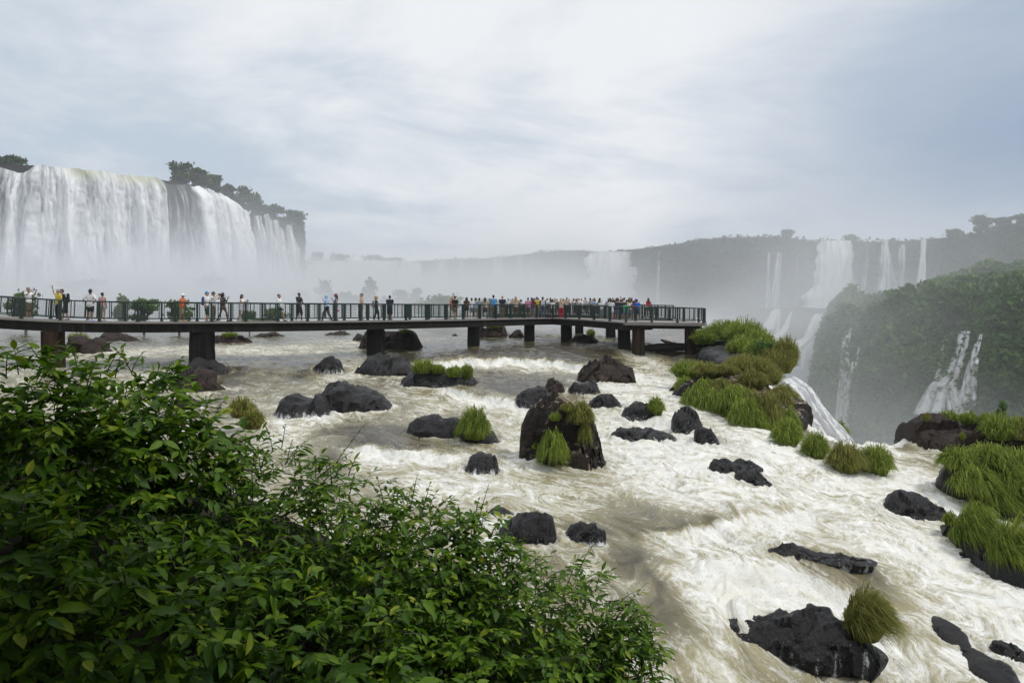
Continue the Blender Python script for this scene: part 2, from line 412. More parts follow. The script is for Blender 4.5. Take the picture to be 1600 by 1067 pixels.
# ---------------------------------------------------------------- rocks: (label, group, outline of (column,row) left to right along the top, waterline row, depth/width, material, detail)
def PX(w, Y): return w * Y / F
ROCKS = [
    dict(l='largest smooth black boulder in the rapids, peaked and bare, below the second bridge pier', o=[(499, 618), (512, 600), (528, 592), (548, 596), (575, 606), (595, 618), (609, 632)], b=643, m='rock_black', d=.8),
    dict(l='rounded black boulder with white water pouring over its front, beside the peaked black boulder', o=[(433, 640), (440, 626), (456, 620), (480, 621), (500, 618), (508, 628), (514, 645)], b=654, m='rock_black', d=.8, splash=1),
    dict(l='brown boulder below the foot of the thick dark pier next to the shrubs', o=[(268, 598), (278, 582), (300, 577), (318, 578), (332, 590), (347, 606)], b=614, m='rock_brown', d=.8),
    dict(l='low brown stone half hidden behind the leafy shrubs', o=[(262, 634), (275, 622), (296, 618), (310, 630)], b=640, m='rock_brown', d=.8),
    dict(l='long dark rock carrying two clumps of yellow green grass below the ledge', o=[(630, 590), (640, 578), (665, 576), (690, 582), (715, 580), (735, 584), (743, 596)], b=606, m='rock_black', d=.6),
    dict(l='flat black rock lying against the round green grass tuft', o=[(640, 660), (652, 653), (690, 652), (715, 653), (730, 662), (740, 676)], b=686, m='rock_black', d=.7),
    dict(l='dark stone under the round green grass tuft in mid river', o=[(716, 682), (730, 672), (752, 668), (772, 676), (778, 688)], b=694, m='rock_black', d=.8),
    dict(l='round black boulder awash in spray in front of the lichen rock', o=[(728, 730), (734, 710), (750, 702), (765, 705), (776, 720), (781, 738)], b=742, m='rock_black', d=.9, splash=1),
    dict(l='tall peaked rock with pale lichen on top and grass hanging down its face', o=[(816, 668), (824, 652), (842, 636), (860, 620), (873, 614), (890, 622), (912, 636), (928, 650), (935, 680), (940, 702), (944, 720)], b=731, m='rock_lichen', d=.75, big=1),
    dict(l='black boulder just upstream of the lichen rock', o=[(807, 622), (815, 608), (835, 602), (850, 604), (860, 620)], b=632, m='rock_black', d=.8),
    dict(l='small brown black stone behind the boulder next to the lichen rock', o=[(851, 606), (856, 594), (870, 592), (880, 602), (882, 610)], b=614, m='rock_brown', d=.9),
    dict(l='small black rock with thin threads of water falling over it', o=[(889, 608), (895, 599), (915, 596), (932, 598), (937, 610)], b=617, m='rock_black', d=.8, splash=1),
    dict(l='black boulder between the lichen rock and the small round tuft', o=[(922, 626), (932, 620), (948, 616), (962, 617), (969, 630)], b=637, m='rock_black', d=.8),
    dict(l='big reddish brown angular boulder below the bridge platform', o=[(905, 584), (925, 565), (945, 558), (962, 562), (975, 574), (985, 578), (998, 575), (990, 588)], b=600, m='rock_brown', d=.8, big=1),
    dict(l='black boulder beside the small round grass tuft', o=[(974, 644), (985, 630), (1000, 626), (1018, 636), (1034, 648)], b=654, m='rock_black', d=.8),
    dict(l='long flat black rock awash upstream of the broken dark stones', o=[(958, 676), (968, 671), (990, 669), (1020, 671), (1045, 677), (1060, 688)], b=692, m='rock_black', d=.5, splash=1),
    dict(l='upright black boulder at the foot of the grassy block', o=[(1051, 654), (1062, 640), (1080, 638), (1092, 648), (1098, 668)], b=676, m='rock_black', d=.9),
    dict(l='sloping black boulder touching the upright one below the grassy block', o=[(1086, 674), (1098, 664), (1110, 668), (1122, 688)], b=694, m='rock_black', d=.8),
    dict(l='flat jagged black rock alone in the white chute', o=[(1111, 724), (1122, 717), (1140, 716), (1155, 724), (1172, 734)], b=744, m='rock_black', d=.6),
    dict(l='thin black rock behind the flat jagged rock in the white chute', o=[(1144, 724), (1158, 717), (1175, 720), (1190, 730)], b=735, m='rock_black', d=.7),
    dict(l='wet black rock at the downstream end of the jagged rocks in the chute', o=[(1150, 742), (1165, 731), (1182, 736), (1204, 754)], b=760, m='rock_black', d=.7),
    dict(l='dark rounded boulder at the edge of the shrubs, the bigger of two', o=[(781, 826), (800, 812), (825, 803), (848, 804), (864, 810), (872, 820), (868, 834)], b=850, m='rock_black', d=.7),
    dict(l='dark rounded boulder with white water round it, the smaller of two by the shrubs', o=[(878, 846), (888, 826), (905, 818), (930, 818), (945, 828)], b=852, m='rock_black', d=.7, splash=1),
    dict(l='thin dark rock showing behind a leafy sprig above the two dark boulders', o=[(755, 802), (770, 795), (790, 796), (802, 803)], b=806, m='rock_black', d=.7),
    dict(l='huge wet black rock carrying a brown green tuft at its end, water sliding over it', o=[(1118, 1000), (1128, 986), (1146, 974), (1180, 974), (1215, 968), (1258, 958), (1285, 954), (1310, 966), (1345, 990), (1372, 1016)], b=1040, m='rock_black', d=.42, big=1, splash=1),
    dict(l='slick dark rock barely breaking the surface in the middle of the white chute', o=[(1196, 858), (1232, 852), (1275, 862), (1322, 868), (1362, 884)], b=884, m='rock_black', d=.3, splash=1, slick=1),
    dict(l='black rock with a glossy top leading into the two drooping grass clumps', o=[(1385, 790), (1396, 777), (1415, 772), (1442, 775), (1464, 786), (1482, 806)], b=812, m='rock_black', d=.6),
    dict(l='massive square dark rock with grass on top at the lip of the gorge', o=[(1421, 668), (1424, 660), (1440, 657), (1480, 656), (1520, 660), (1555, 664), (1575, 672), (1584, 700)], b=712, m='rock_brown', d=.8, big=1, square=1),
    dict(l='dark boulder between the square rock and the broad grass mound', o=[(1534, 700), (1545, 676), (1570, 664), (1600, 668), (1640, 690)], b=726, m='rock_brown', d=.8),
    dict(l='dark rock base of the broad green grass mound', o=[(1474, 744), (1490, 722), (1530, 716), (1580, 728), (1625, 750)], b=790, m='rock_black', d=.6, big=1),
    dict(l='wet dark slab with spray below the broad green grass mound', o=[(1562, 806), (1578, 799), (1600, 797), (1630, 806)], b=822, m='rock_black', d=.7, splash=1),
    dict(l='small black rock tilted in the white water at the edge of the picture', o=[(1553, 1004), (1570, 1000), (1600, 1016), (1625, 1034)], b=1034, m='rock_black', d=.6),
    dict(l='dark block at the foot of the thick dark pier', o=[(285, 582), (296, 566), (312, 560), (335, 562), (348, 572), (356, 584)], b=590, m='rock_black', d=.8),
    dict(l='dark ledge rock beside the foot of the second pier with water pouring over', o=[(556, 580), (570, 562), (592, 556), (622, 556), (642, 568), (650, 580)], b=587, m='rock_black', d=.7),
    dict(l='rough dark ledge rock left of the small cascade by the second pier', o=[(488, 578), (500, 563), (516, 556), (530, 562), (536, 578)], b=585, m='rock_black', d=.7, splash=1),
    dict(l='broad flat rock with grass on its end behind the second pier', o=[(563, 540), (568, 522), (590, 517), (625, 517), (648, 524), (658, 540)], b=547, m='rock_brown', d=.6),
    dict(l='square dark rock with a grassy top behind the third pier', o=[(742, 524), (750, 510), (770, 508), (788, 510), (793, 524)], b=528, m='rock_brown', d=.7),
    dict(l='pointed grey rock between the third and fourth piers', o=[(794, 526), (804, 518), (812, 514), (819, 526)], b=528, m='rock_brown', d=.8),
    dict(l='low dark rock hump beside the lone tuft under the bridge', o=[(890, 533), (900, 525), (915, 523), (930, 528), (938, 534)], b=536, m='rock_black', d=.7),
    dict(l='dark rock with a grassy cap behind the thick dark pier', o=[(329, 534), (338, 526), (355, 521), (372, 524), (390, 533)], b=537, m='rock_brown', d=.7),
    dict(l='flat dark rocks behind the bridge at the near end of the river', o=[(153, 530), (165, 522), (185, 520), (205, 524), (214, 531)], b=534, m='rock_brown', d=.7),
    dict(l='grey brown rock with grass behind the rusty round pier', o=[(98, 545), (115, 526), (135, 524), (158, 536), (172, 548)], b=553, m='rock_brown', d=.7),
    dict(l='small low rock breaking the water under the bridge between the first two piers', o=[(398, 525), (412, 520), (430, 519), (444, 525)], b=527, m='rock_brown', d=.7),
    dict(l='low dark rocks just upstream of the second pier', o=[(508, 522), (520, 519), (540, 518), (548, 523)], b=524, m='rock_brown', d=.7),
    dict(l='dark boulder touching the broad flat rock upstream', o=[(552, 528), (558, 521), (566, 522), (570, 530)], b=533, m='rock_black', d=.8),
    dict(l='tiny dark stone alone in the smooth water left of the third pier', o=[(706, 524), (711, 521), (716, 524)], b=525, m='rock_black', d=.8),
]
for k, r in enumerate(ROCKS):
    o = np.array(r['o'], float); r['o'] = o
    pxc = o[:, 0].mean()
    b = hit(pxc, r['b']); r['X'], r['Y0'] = b[0], b[1]
    wid = PX(o[-1, 0] - o[0, 0], b[1]); r['w'] = wid
    dep = max(0.12, r['d'] * wid); dep = min(dep, 0.22 * b[1]); r['dep'] = dep
    r['Y'] = b[1] + dep * 0.42                                      # centre of the rock
    r['X'] = (pxc - HX) / F * r['Y']; r['zw'] = b[2]
    r['rad'] = 0.5 * math.sqrt(wid * dep)

# ---------------------------------------------------------------- flow, foam and the water sheet
_flow = [(400, 540, .45, -.9), (-100, 530, .6, -.8), (900, 540, .55, -.83), (1050, 560, .8, -.6), (400, 600, .5, -.85), (720, 570, .1, -1), (860, 570, .1, -1),
         (600, 680, .55, -.83), (900, 640, .5, -.86), (1000, 640, .5, -.86), (900, 800, .8, -.6), (1000, 920, .35, -.93), (1050, 1050, .4, -.9),
         (1250, 750, .9, -.43), (1450, 850, .85, -.5), (1100, 650, .75, -.66), (1250, 690, .95, -.3), (1400, 720, 1, .1), (1200, 920, .25, -.97), (1350, 900, .7, -.7), (1550, 980, .75, -.66),
         (1600, 760, .8, -.6), (600, 900, .7, -.7), (500, 500, .4, -.9), (1000, 500, .4, -.9)]
_fp = np.array([hit(a, b)[:2] for a, b, _, _ in _flow]); _fu, _fv = _uv(_fp[:, 0], _fp[:, 1])
_wfx = tps_fit(_fu, _fv, np.array([f[2] for f in _flow]), .05); _wfy = tps_fit(_fu, _fv, np.array([f[3] for f in _flow]), .05)
GX, GY, GS = -48.0, 8.0, 0.2
gx = np.arange(GX, 52, GS); gy = np.arange(GY, 120, GS)
gX, gY = np.meshgrid(gx, gy, indexing='ij')
u_, v_ = _uv(gX, gY)
vx = tps_eval(_wfx, _fu, _fv, u_, v_); vy = tps_eval(_wfy, _fu, _fv, u_, v_)
nn = np.hypot(vx, vy) + 1e-6; vx, vy = vx / nn, vy / nn
bvx, bvy = vx.copy(), vy.copy()
psi = 0.55 * fbm2(gX * 0.55, gY * 0.55, 2, 31) / 0.55 + 0.30 * fbm2(gX * 1.5, gY * 1.5, 2, 47) / 1.5
dpx, dpy = np.gradient(psi, GS)
vx = vx + 0.62 * dpy; vy = vy - 0.62 * dpx
for r in ROCKS:
    dx, dy = gX - r['X'], gY - r['Y']; d2 = dx * dx + dy * dy; rr = r['rad'] * 0.9
    near = d2 < (5 * rr) ** 2
    nx, ny = dx / np.sqrt(d2 + 1e-6), dy / np.sqrt(d2 + 1e-6); k = rr * rr / np.maximum(d2, rr * rr)
    un = bvx * nx + bvy * ny
    vx = vx + np.where(near, k * (bvx - 2 * un * nx), 0); vy = vy + np.where(near, k * (bvy - 2 * un * ny), 0)
def gsample(A, X, Y):
    i = np.clip((X - GX) / GS, 0, len(gx) - 1.001); j = np.clip((Y - GY) / GS, 0, len(gy) - 1.001)
    a, b = i.astype(int), j.astype(int); fi, fj = i - a, j - b
    return (A[a, b] * (1 - fi) + A[a + 1, b] * fi) * (1 - fj) + (A[a, b + 1] * (1 - fi) + A[a + 1, b + 1] * fi) * fj

# where the river is white: (column, row, half width, half height, amount)
STROKES = [
    (430, 548, 190, 9, .55), (260, 548, 120, 9, .5), (560, 535, 110, 8, .4), (600, 551, 60, 6, .4), (880, 523, 70, 5, .2), (930, 526, 40, 6, .3),
    (330, 590, 70, 10, .45), (250, 590, 40, 18, .7), (430, 605, 120, 14, .25), (470, 598, 120, 5, .55), (540, 575, 40, 14, .9), (560, 600, 120, 12, .3),
    (760, 580, 110, 9, .95), (850, 575, 70, 10, .9), (930, 572, 40, 12, .9), (1000, 566, 40, 18, .85), (1030, 600, 50, 30, .95), (960, 610, 70, 22, .85), (1020, 690, 110, 60, .95),
    (700, 625, 70, 25, .6), (780, 640, 60, 22, .75), (470, 660, 60, 22, .9), (590, 650, 60, 20, .5), (500, 690, 90, 30, .5), (640, 620, 80, 20, .3),
    (640, 735, 90, 25, .8), (720, 745, 110, 28, .9), (820, 700, 40, 40, .75), (800, 770, 160, 35, .6), (930, 760, 140, 40, .62), (1080, 720, 130, 60, .9), (1200, 700, 90, 40, .95),
    (1000, 810, 200, 40, .5), (1200, 770, 160, 50, .75), (1330, 800, 130, 70, .95), (1290, 740, 120, 40, .95), (1430, 860, 130, 80, .95), (1550, 940, 120, 70, .95), (1440, 760, 100, 40, .85),
    (1500, 720, 60, 14, .55), (1430, 712, 40, 8, .5), (1420, 960, 70, 60, .6), (1240, 850, 150, 25, .62), (1150, 868, 70, 22, .5), (1120, 825, 80, 15, .5),
    (1000, 930, 70, 60, .5), (1075, 960, 60, 80, .55), (1130, 900, 80, 40, .5), (1120, 1040, 70, 40, .75), (1040, 1040, 60, 60, .5), (920, 870, 60, 30, .55), (860, 860, 90, 25, .5), (780, 830, 40, 40, .7),
    (1590, 790, 60, 22, .8), (1250, 620, 20, 40, .9), (1180, 560, 30, 14, .6), (1500, 1040, 80, 50, .7), (1600, 1060, 70, 40, .8),
]
CALM = [(800, 598, 75, 14, .9), (700, 552, 150, 6, .5), (900, 553, 80, 6, .4), (1020, 862, 110, 24, .42), (1060, 930, 60, 50, .15), (1200, 905, 110, 24, .65), (1290, 868, 95, 20, .6), (1100, 810, 80, 12, .3), (960, 790, 60, 12, .3), (620, 700, 60, 16, .4), (520, 672, 60, 14, .3), (880, 745, 50, 10, .25), (560, 720, 70, 20, .35),
        (1250, 1055, 150, 30, .7), (420, 578, 110, 9, .6), (620, 672, 60, 18, .25), (800, 545, 160, 10, .4), (1080, 900, 60, 20, .15), (1040, 590, 30, 8, .2), (1130, 925, 80, 20, .15), (1480, 705, 50, 6, .2), (1300, 900, 60, 20, .2)]
def strokes(X, Y, L, mode):
    r = np.zeros(X.shape)
    for a, b, hw, hh, amt in L:
        p = hit(a, b); sx = PX(hw, p[1]); sy = max(0.25, hh * p[1] ** 2 / (F * abs(p[2])))
        g = amt * np.exp(-0.5 * (np.abs((X - p[0]) / sx) ** 2.4 + np.abs((Y - p[1]) / sy) ** 2.4))
        r = np.maximum(r, g) if mode == 'max' else r + g
    return r

Yr = [4.0]
while Yr[-1] < 420:
    y = Yr[-1]
    d = 0.5 if y < 11 else (0.06 if y < 16 else 0.095 if y < 22 else 0.13 if y < 30 else 0.165 if y < 54 else 0.165 * (y / 54) ** 3.2)
    Yr.append(y + d)
Yr = np.array(Yr)
ua = np.concatenate([np.linspace(-1.25, -0.72, 24, endpoint=False), np.linspace(-0.72, 0.76, 610, endpoint=False), np.linspace(0.76, 1.3, 24)])
wY, wU = np.meshgrid(Yr, ua, indexing='ij'); wX = wU * wY
print('water grid', wX.shape)
zb = zbase(wX, wY); _, ledge_foam = ledge_terms(wX, wY)
sd_ = gorge_sd(wX, wY)
grad = np.gradient(zb, axis=0) / np.gradient(wY, axis=0)             # height lost towards the eye
foamF = strokes(wX, wY, STROKES, 'max') * .80
ringz = np.zeros(wX.shape)
for r in ROCKS:
    dx, dy = wX - r['X'], wY - r['Y']
    m = (np.abs(dx) < 6 * r['rad'] + 1) & (np.abs(dy) < 6 * r['rad'] + 1)
    d = np.hypot(dx[m] / (r['w'] * .5 + .05), dy[m] / (r['dep'] * .5 + .05))
    bx, by = gsample(bvx, wX[m], wY[m]), gsample(bvy, wX[m], wY[m])
    along = dx[m] * bx + dy[m] * by; across = np.abs(-dx[m] * by + dy[m] * bx)
    wake = sstep(0, r['rad'], along) * np.exp(-along / (4 * r['rad'])) * np.exp(-(across / (1.0 * r['rad'])) ** 2)
    ring = np.exp(-((d - 1.12) / 0.22) ** 2)
    up = 0.4 if r['Y'] > 50 else 0.8
    ringz[m] += ring * np.where(by * dy[m] + bx * dx[m] < 0, 1.0, .45) * min(.16, .05 + r['w'] * .06)
    foamF[m] = np.maximum(foamF[m], up * np.maximum(wake * 0.85, ring * 0.7))
base = np.where(wY > 48, 0.08, 0.27) + 0.05
foamF = np.maximum(foamF, base)
foamF = foamF * (1 - np.clip(strokes(wX, wY, CALM, 'sum'), 0, 0.92))
foamF = np.maximum(foamF, np.clip(ledge_foam, 0, 1) * 1.0)
foamF = np.clip(foamF + 0.22 * fbm2(wX * 0.35, wY * 0.35 * (1 + 0 * wY), 3, 77), 0.0, 1.1)
foamF = np.where(sd_ > -0.4, np.maximum(foamF, 0.8), foamF)
# advected coordinates: every point is traced upstream through the turbulent flow
ax, ay = wX.copy(), wY.copy(); H = 0.16; NSTEP = 20
mid = []
for s in range(NSTEP):
    k1x, k1y = gsample(vx, ax, ay), gsample(vy, ax, ay)
    hx, hy = ax - 0.5 * H * k1x, ay - 0.5 * H * k1y
    ax = ax - H * gsample(vx, hx, hy); ay = ay - H * gsample(vy, hx, hy)
    if s == 5: mid = (ax.copy(), ay.copy())
# waves ride on the partly advected coordinates
mx_, my_ = mid
n1 = fbm2(ax * 0.75, ay * 0.75, 3, 3, .5); n2 = np.abs(noise2(ax * 1.5, ay * 1.5, 12)); n3 = np.abs(noise2(mx_ * 3.4 + 5, my_ * 3.4, 21)); n4 = np.abs(noise2(wX * 8.5, wY * 8.5, 22))
fc = np.clip(foamF, 0, 1)
lod = np.clip(30.0 / wY, 0.25, 1.0)
turb = fc ** 1.3
wave = 0.16 * n1 * (0.4 + fc) + turb * (0.17 * (n2 - 0.3) + 0.085 * (n3 - 0.3) * lod + 0.02 * (n4 - .3) * lod)
wave += 0.022 * fbm2(wX * 2.2, wY * 2.2, 2, 91) * (1 + 0.5 * (wY > 45))
wave += (wY > 44) * 0.05 * fbm2(wX * 0.6, wY * 1.3, 2, 95)
wave += ringz * (.35 + 1.1 * np.abs(noise2(wX * 2.1, wY * 2.1, 55)) + .25 * noise2(wX * 6, wY * 6, 56))
wave *= np.clip(120 / wY, .2, 1)
zw = zb + wave
over = np.clip(sd_, 0, None)
zw = zw - np.minimum(over, .5) * 1.2 - np.clip(over - .5, 0, None) * 14
zw = np.maximum(zw, -44)
adv = np.stack([ax, ay, np.zeros_like(ax)], -1).reshape(-1, 3)
adv2 = np.stack([mx_, my_, np.zeros_like(ax)], -1).reshape(-1, 3)

t = NT('turbid_river_water')
A1, A2, Fm = t.attr('adv', True), t.attr('adv_short', True), t.attr('foam')
nA = t.noise(A1, 0.85, 9, 0.62, 0.35); nB = t.noise(A2, 2.6, 8, 0.66, 0.5); nC = t.noise(t.pos(), 9.0, 6, 0.7, 0.4)
fil = t.math('ABSOLUTE', t.math('SUBTRACT', t.noise(A1, 1.7, 6, 0.6, 0.6), 0.5))
fil = t.ramp(fil, [(0.0, 1.0), (0.045, 0.35), (0.12, 0.0)])
fil2 = t.ramp(t.math('ABSOLUTE', t.math('SUBTRACT', t.noise(A2, 4.2, 6, 0.62, 0.4), 0.5)), [(0.0, 1.0), (0.05, 0.3), (0.12, 0.0)])
def sc(v, k, off=0.0): return t.math('MULTIPLY_ADD', v, k, off)
val = t.math('ADD', sc(Fm, 0.98), sc(nA, 1.25, -0.72))
val = t.math('ADD', val, sc(nB, 1.0, -0.50)); val = t.math('ADD', val, sc(nC, 0.30, -0.15))
filw = t.math('MULTIPLY', t.math('ADD', sc(fil, 0.46), sc(fil2, 0.36)), t.math('MULTIPLY_ADD', Fm, 0.95, 0.24, clamp=True))
val = t.math('ADD', val, filw)
white = t.ramp(val, [(0.36, 0.0), (0.58, 0.40), (0.92, 1.0)])
aer = t.ramp(t.math('ADD', sc(Fm, 0.9), sc(nA, 0.5, -0.25)), [(0.07, 0.0), (0.40, 1.0)])
deep = t.mix(aer, (0.060, 0.050, 0.030), (0.365, 0.325, 0.185))
foamcol = t.mix(t.ramp(nB, [(0.3, 0.0), (0.7, 1.0)]), (0.70, 0.67, 0.56), (0.86, 0.86, 0.845))
t.set(Base_Color=t.mix(white, deep, foamcol), Roughness=t.math('MULTIPLY_ADD', white, 0.55, 0.10), IOR=1.33)
hb = t.math('ADD', sc(nB, 0.8), t.math('ADD', sc(nC, 0.35), sc(white, 0.5)))
t.bump(hb, 0.55, 0.08)
M['water'] = t.m
nu, nv = wX.shape
me = mesh_from('river', np.stack([wX, wY, zw], -1).reshape(-1, 3), grid_faces(nu, nv), M['water'], True, {'foam': fc.ravel(), 'adv': adv, 'adv_short': adv2})
river = link('river', me); tag(river, 'turbid brown river breaking into white rapids below the footbridge', kind='structure')
def zwater(X, Y):
    """the finished surface near a point"""
    i = np.clip(np.searchsorted(Yr, Y), 0, nu - 1); j = np.clip(np.searchsorted(ua, X / Y), 0, nv - 1)
    return float(zw[i, j])
# ---------------------------------------------------------------- gorge, cliffs, hillside
def sheet_from_rows(name, P, mat, kind='structure', smooth=False, attrs=None):
    nu, nv = P.shape[:2]
    o = link(name, mesh_from(name, P.reshape(-1, 3), grid_faces(nu, nv), mat, smooth, attrs))
    return tag(o, kind=kind)
def resample(st, n):
    st = np.array(st, float); d = np.concatenate([[0], np.cumsum(np.hypot(np.diff(st[:, 0]), np.diff(st[:, 1])))])
    s = np.linspace(0, d[-1], n)
    return np.stack([np.interp(s, d, st[:, k]) for k in range(st.shape[1])], 1), s
g = 3000.0
link('gorge_floor', mesh_from('gorge_floor', [(-g, -g, -44.6), (g, -g, -44.6), (g, g, -44.6), (-g, g, -44.6)], np.array([[0, 1, 2, 3]]), M['rock_far'], False))['kind'] = 'structure'

def cliff(name, stations, zbot, n, nv, mat, amp=2.5, lean=0.04, seed=1, scale=0.06):
    """stations: (X, Y, ztop)"""
    st, s = resample(stations, n)
    v = np.linspace(0, 1, nv)
    tx, ty = np.gradient(st[:, 0]), np.gradient(st[:, 1]); L = np.hypot(tx, ty) + 1e-6
    nx, ny = ty / L, -tx / L
    Z = st[:, 2][:, None] * (1 - v)[None] + zbot * v[None]
    sS = np.repeat(s[:, None], nv, 1)
    pp = np.stack([sS * scale, Z * scale * .7, np.full_like(Z, seed * 3.7)], -1)
    d = amp * fbm3(pp, 5, seed, .55) + (st[:, 2][:, None] - Z) * lean
    strata = 0.5 * amp * noise2(Z * 0.22 + 0.4 * noise2(sS * .03, sS * 0, 4), Z * 0 + seed, seed)
    d = d + strata * 0.6
    d = d * sstep(0, 0.05, v)[None]
    P = np.stack([st[:, 0][:, None] + nx[:, None] * d, st[:, 1][:, None] + ny[:, None] * d, Z], -1)
    sheet_from_rows(name, P, mat)
    return P
def st_px(L): return [((px - HX) / F * Y, Y, (HY - py) / F * Y) for px, Y, py in L]
LEFT = st_px([(-330, 168, 236), (-150, 172, 246), (0, 178, 257), (60, 180, 259), (120, 184, 265), (180, 190, 272), (240, 197, 279), (262, 200, 283), (300, 208, 290), (340, 222, 303), (365, 237, 320), (390, 252, 334), (430, 270, 342), (471, 287, 350)])
left_cliff = cliff('left_cliff', LEFT + [(-81.5, 299, 33), (-96, 345, 34), (-125, 420, 34)], -4, 240, 50, M['rock_far'], 2.0, 0.03, 2)
FAR = st_px([(300, 560, 412), (480, 530, 409), (560, 520, 410), (620, 508, 410), (700, 482, 406), (760, 465, 404), (800, 452, 400), (850, 436, 394), (900, 424, 391), (940, 415, 394), (1000, 397, 389), (1060, 378, 381),
             (1100, 365, 374), (1170, 345, 371), (1230, 333, 371), (1280, 324, 379), (1330, 318, 378), (1400, 306, 378), (1450, 298, 374), (1500, 291, 369), (1560, 284, 358), (1600, 279, 352), (1750, 265, 340), (2100, 240, 320)])
far_cliff = cliff('far_cliff', FAR, -44, 300, 44, M['rock_far'], 3.5, 0.10, 5)
SHELF = [((px - HX) / F * Y, Y, (HY - py) / F * Y) for px, Y, py in [(1150, 335, 487), (1172, 322, 485), (1186, 312, 483), (1215, 302, 482), (1250, 296, 480), (1290, 292, 482), (1330, 292, 482), (1380, 296, 475)]]
cliff('rock_shelf', SHELF, -44, 90, 50, M['rock_far'], 2.5, 0.22, 9)

# the green mound in front of the far cliff
md = [(1308, 300, 482), (1294, 270, 492), (1290, 245, 494), (1302, 226, 500), (1318, 214, 498), (1345, 209, 494), (1385, 204, 484), (1402, 201, 478), (1440, 198, 464), (1480, 195, 455), (1520, 192, 450), (1560, 188, 444), (1600, 186, 442), (1680, 180, 436), (1900, 170, 400)]
st, s = resample(st_px(md), 220)
vv = np.linspace(-0.6, 1, 110)
tx, ty = np.gradient(st[:, 0]), np.gradient(st[:, 1]); L = np.hypot(tx, ty); nx, ny = ty / L, -tx / L
k = 7; ker = np.ones(2 * k + 1) / (2 * k + 1)
nx = np.convolve(np.pad(nx, k, 'edge'), ker, 'valid'); ny = np.convolve(np.pad(ny, k, 'edge'), ker, 'valid')
down = np.clip(vv, 0, 1); back = np.clip(-vv, 0, None) / 0.6
Zm = st[:, 2][:, None] - (st[:, 2][:, None] + 44) * down[None] ** 1.35 + back[None] * 7
out = np.zeros((220, 1)) + 16 * np.sqrt(np.clip(down, 0, 1))[None] + 10 * down[None] - back[None] * 55
Sg = np.repeat(s[:, None], 110, 1)
pp = np.stack([Sg * .07, out * .07, Zm * .07], -1)
endk = (.12 + .88 * sstep(60, 120, s))[:, None]; out = out * endk
out = out + endk * (6.5 * fbm3(pp * 1.4, 5, 21, .55)) * sstep(0, .12, vv)[None] - endk * 6.0 * sstep(0.45, 0.8, down)[None]
Zm = Zm + (3.4 * fbm3(pp * 1.6, 3, 41, .5)) * (1 - sstep(.2, .6, down))[None]
mound = np.stack([st[:, 0][:, None] + nx[:, None] * out, st[:, 1][:, None] + ny[:, None] * out, Zm], -1)
t = NT('hillside_ground'); n1 = t.noise(t.pos(), 0.12, 6, 0.6)
t.set(Base_Color=t.mix(t.ramp(n1, [(0.42, 0.0), (0.62, 1.0)]), (0.045, 0.075, 0.025), (0.06, 0.05, 0.035)), Roughness=0.9)
M['hill'] = t.m
sheet_from_rows('hillside', mound, M['hill'])

# ---------------------------------------------------------------- leaf clouds (far vegetation)
def leaf_cloud(P, size, r, bias=0.5):
    """one small bent leaf clump (2 triangles) per point"""
    n = len(P); nrm = r.normal(size=(n, 3)); nrm[:, 2] = np.abs(nrm[:, 2]) + bias; nrm /= np.linalg.norm(nrm, axis=1)[:, None]
    a = r.normal(size=(n, 3)); a -= (a * nrm).sum(1)[:, None] * nrm; a /= np.linalg.norm(a, axis=1)[:, None]; b = np.cross(nrm, a)
    s = (size * r.uniform(.6, 1.3, n))[:, None]
    V = np.stack([P - a * s, P - b * s * .55 - nrm * s * .15, P + a * s, P + b * s * .55 - nrm * s * .15], 1).reshape(-1, 3)
    i = np.arange(n)[:, None] * 4
    return V, np.concatenate([i + np.array([[0, 1, 2]]), i + np.array([[0, 2, 3]])])
def scatter_on(P, n, r, mask=None):
    nu, nv = P.shape[:2]
    A = np.linalg.norm(np.cross(P[1:, :-1] - P[:-1, :-1], P[:-1, 1:] - P[:-1, :-1]), axis=-1)
    if mask is not None: A = A * mask[:-1, :-1]
    c = np.cumsum(A.ravel()); idx = np.searchsorted(c, r.uniform(0, c[-1], n)); i, j = idx // (nv - 1), idx % (nv - 1)
    a, b = r.uniform(0, 1, (2, n, 1))
    return (P[i, j] * (1 - a) + P[i + 1, j] * a) * (1 - b) + (P[i, j + 1] * (1 - a) + P[i + 1, j + 1] * a) * b
def veg(name, P, n, size, mat, lift, seed, mask=None, lump=0.12, label=None):
    r = np.random.default_rng(seed)
    Q = scatter_on(P, n, r, mask)
    l = fbm3(Q * lump, 3, seed, .5)
    Q = Q + np.stack([r.normal(0, .3, n), -np.abs(r.normal(0, .6, n)) - lift * .5, -.5 + lift * (0.6 + 1.2 * np.clip(l, -.4, 1)) * r.uniform(0, 1, n)], 1)
    V, Fc = leaf_cloud(Q, np.full(n, size), r)
    tint = np.clip(0.5 + 0.55 * l + r.normal(0, .16, n), 0, 1)
    o = link(name, mesh_from(name, V, Fc, mat, False, {'tint': np.repeat(tint, 4)})); tag(o, label, kind='stuff'); return o
uu = np.linspace(0, 1, 220)[:, None]
bare = sstep(.50, .62, np.repeat(down[None], 220, 0) + 0.18 * noise2(Sg * .05, Zm * .04, 3))
veg('hillside_foliage', mound, 62000, 1.0, M['moss_leaf'], 2.4, 5, 1 - .45 * bare, .16, 'mossy green foliage covering the steep hillside across the gorge')
top = np.linspace(0, 1, 44)[None]
fx = far_cliff[:, :, 0] / far_cliff[:, :, 1] * F + HX
m = np.where(top < 0.10, 1.0, 0.0) + np.where(fx > 1445, .9, 0) * (top < .6) + np.where((fx > 1050) & (fx <= 1445), .12, 0.05) * (top < .45)
veg('cliff_foliage', far_cliff, 42000, 1.0, M['far_leaf'], 2.2, 6, m, .06, 'dark green vegetation along the rim of the far cliff')
